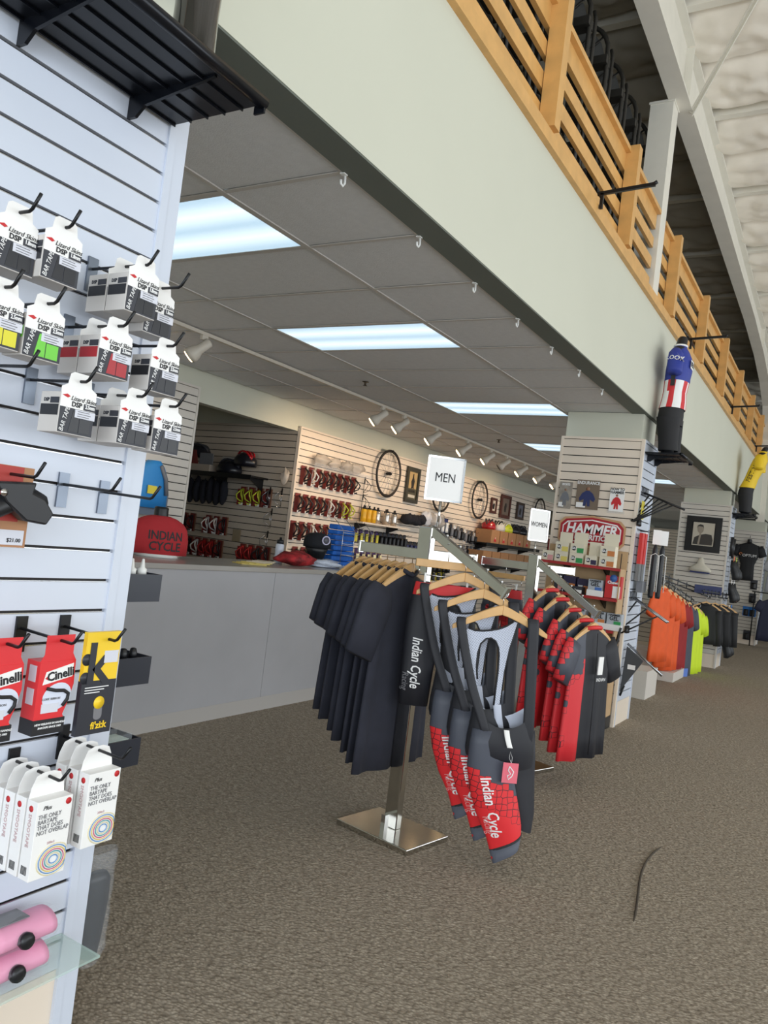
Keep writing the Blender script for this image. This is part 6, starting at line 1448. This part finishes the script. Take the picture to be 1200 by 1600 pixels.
# ------------------------------------------------------------------ stock on the mezzanine behind the railing
DKM = mat('dark_powder_steel', (46, 44, 40), 0.5, 0.3)
for k in range(8):
    y = 3.65+0.45*k
    s = thing('stored_stand', 'dark steel hoop-backed bike stand on the mezzanine, %s along the railing' % ('first', 'second', 'third', 'fourth', 'fifth', 'sixth', 'seventh', 'eighth')[k], 'bike stand', (FX-0.44, y, RAIL0), 0, 'hoop stands on the mezzanine')
    MB().tube([(-0.22, 0, 0.0), (-0.22, 0, 1.44)]+[(0.22*-math.cos(a), 0, 1.50+0.24*math.sin(a)) for a in [PI*i/12 for i in range(1, 12)]]+[(0.22, 0, 1.44), (0.22, 0, 0.0)], 0.017, 8).build('hoop', DKM, s)
    MB().tube([(0.235, 0.07, 0.0), (0.235, 0.07, 1.50), (0.22, 0.07, 1.56)], 0.013, 6).build('rear_post', DKM, s)
    MB().box(-0.22, 0.23, -0.05, 0.05, 1.40, 1.46).build('cross_plate', DKM, s)
    MB().tube([(-0.16, 0.02, 1.46), (0.10, 0.02, 1.70)], 0.009, 6).build('brace', DKM, s)
    MB().tube([(-0.08, 0.02, 1.46), (0.17, 0.02, 1.64)], 0.009, 6).build('brace', DKM, s)
    MB().box(-0.21, 0.21, -0.14, 0.14, 1.02, 1.04).build('tray', DKM, s)
    MB().sheet(lambda u, v: (-0.20+0.4*u, 0.03, 1.46+0.26*v*math.sin(PI*u)**0.6), 8, 4).build('grey_panel', mat('grey_mesh_panel', (92, 92, 90), 0.6), s)
rnd = random.Random(4)
SHOE = [mat('shoe_black', (28, 28, 30), 0.5), mat('shoe_grey', (96, 98, 104), 0.5), mat('shoe_red', (130, 36, 36), 0.5), mat('shoe_navy', (40, 46, 66), 0.5)]
tr = 0
for row, (z, x) in enumerate(((0.02, -0.30), (0.30, -0.36), (0.56, -0.42))):
    sh = tag(MB().box(-0.16, 0.16, 2.4, 15.5, -0.012, 0).build('stock_shelf', DKM, None, (FX+x, 0, RAIL0+z+0.012)), 'dark shelf board behind the railing, %s' % ('lowest', 'middle', 'top')[row], 'shelf', 'shelf boards on the mezzanine')
    for k in range(34):
        y = 2.6+0.36*k+rnd.uniform(-0.03, 0.03); tr += 1
        if tr > 100: break
        m = SHOE[rnd.choice((0, 0, 0, 1, 1, 2, 3))]
        s_ = 1.0
        o = MB().loft([[(0.13*u+w_*0.5*0, 0, 0)]*1 for u, w_ in ()]) if False else MB()
        o.loft([[(ox, 0.045*w_*math.cos(2*PI*q/12), 0.013+h_*(0.5+0.5*math.sin(2*PI*q/12))) for q in range(12)] for ox, w_, h_ in ((-0.14, 0.4, 0.06), (-0.12, 0.8, 0.11), (-0.04, 0.85, 0.12), (0.03, 0.95, 0.085), (0.10, 1.0, 0.06), (0.14, 0.5, 0.04))])
        tag(o.build('cycling_shoe', m, None, (FX+x, y, RAIL0+z+0.013), rnd.uniform(-0.3, 0.3)), 'cycling shoe behind the railing, %s shelf' % ('lowest', 'middle', 'top')[row], 'shoe', 'shoes behind the railing')

# hair-like scuff on the carpet
tag(MB().tube([(-0.690+0.085*t**1.5-0.05*math.sin(PI*t)*(1-t), 4.27-0.96*t, 0.002) for t in [i/14 for i in range(15)]], [0.002]+[0.005]*13+[0.002], 6).build('black_thread', mat('dark_thread', (70, 62, 52), 0.9)), 'dark thread lying on the carpet in the aisle', 'thread')

# ------------------------------------------------------------------ labels: things that look alike are told apart by their place
from collections import defaultdict
bpy.context.view_layer.update()
groups = defaultdict(list)
for o in scene.objects:
    if o.parent is None and 'label' in o: groups[o['label']].append(o)
inv = cam.matrix_world.inverted()
_o = 'first second third fourth fifth sixth seventh eighth ninth tenth eleventh twelfth thirteenth fourteenth fifteenth sixteenth seventeenth eighteenth nineteenth twentieth'.split()
_o += ['twenty-'+w_ for w_ in _o[:9]]+['thirtieth']+['thirty-'+w_ for w_ in _o[:9]]
ORD = ['leftmost']+[w_+' from the left' for w_ in _o[1:]]
def sx(o):
    p = inv @ o.matrix_world.translation
    return p.x/max(1e-3, -p.z)
for lab, obs in groups.items():
    if 1 < len(obs) <= 39:
        for n_, o in enumerate(sorted(obs, key=sx)):
            new = lab+', '+(ORD[n_] if n_ < len(obs)-1 else 'rightmost')
            if len(new.split()) <= 16: o['label'] = new
            else:
                w_ = lab.split(); o['label'] = ' '.join(w_[:16-len(ORD[n_].split())])+', '+(ORD[n_] if n_ < len(obs)-1 else 'rightmost')
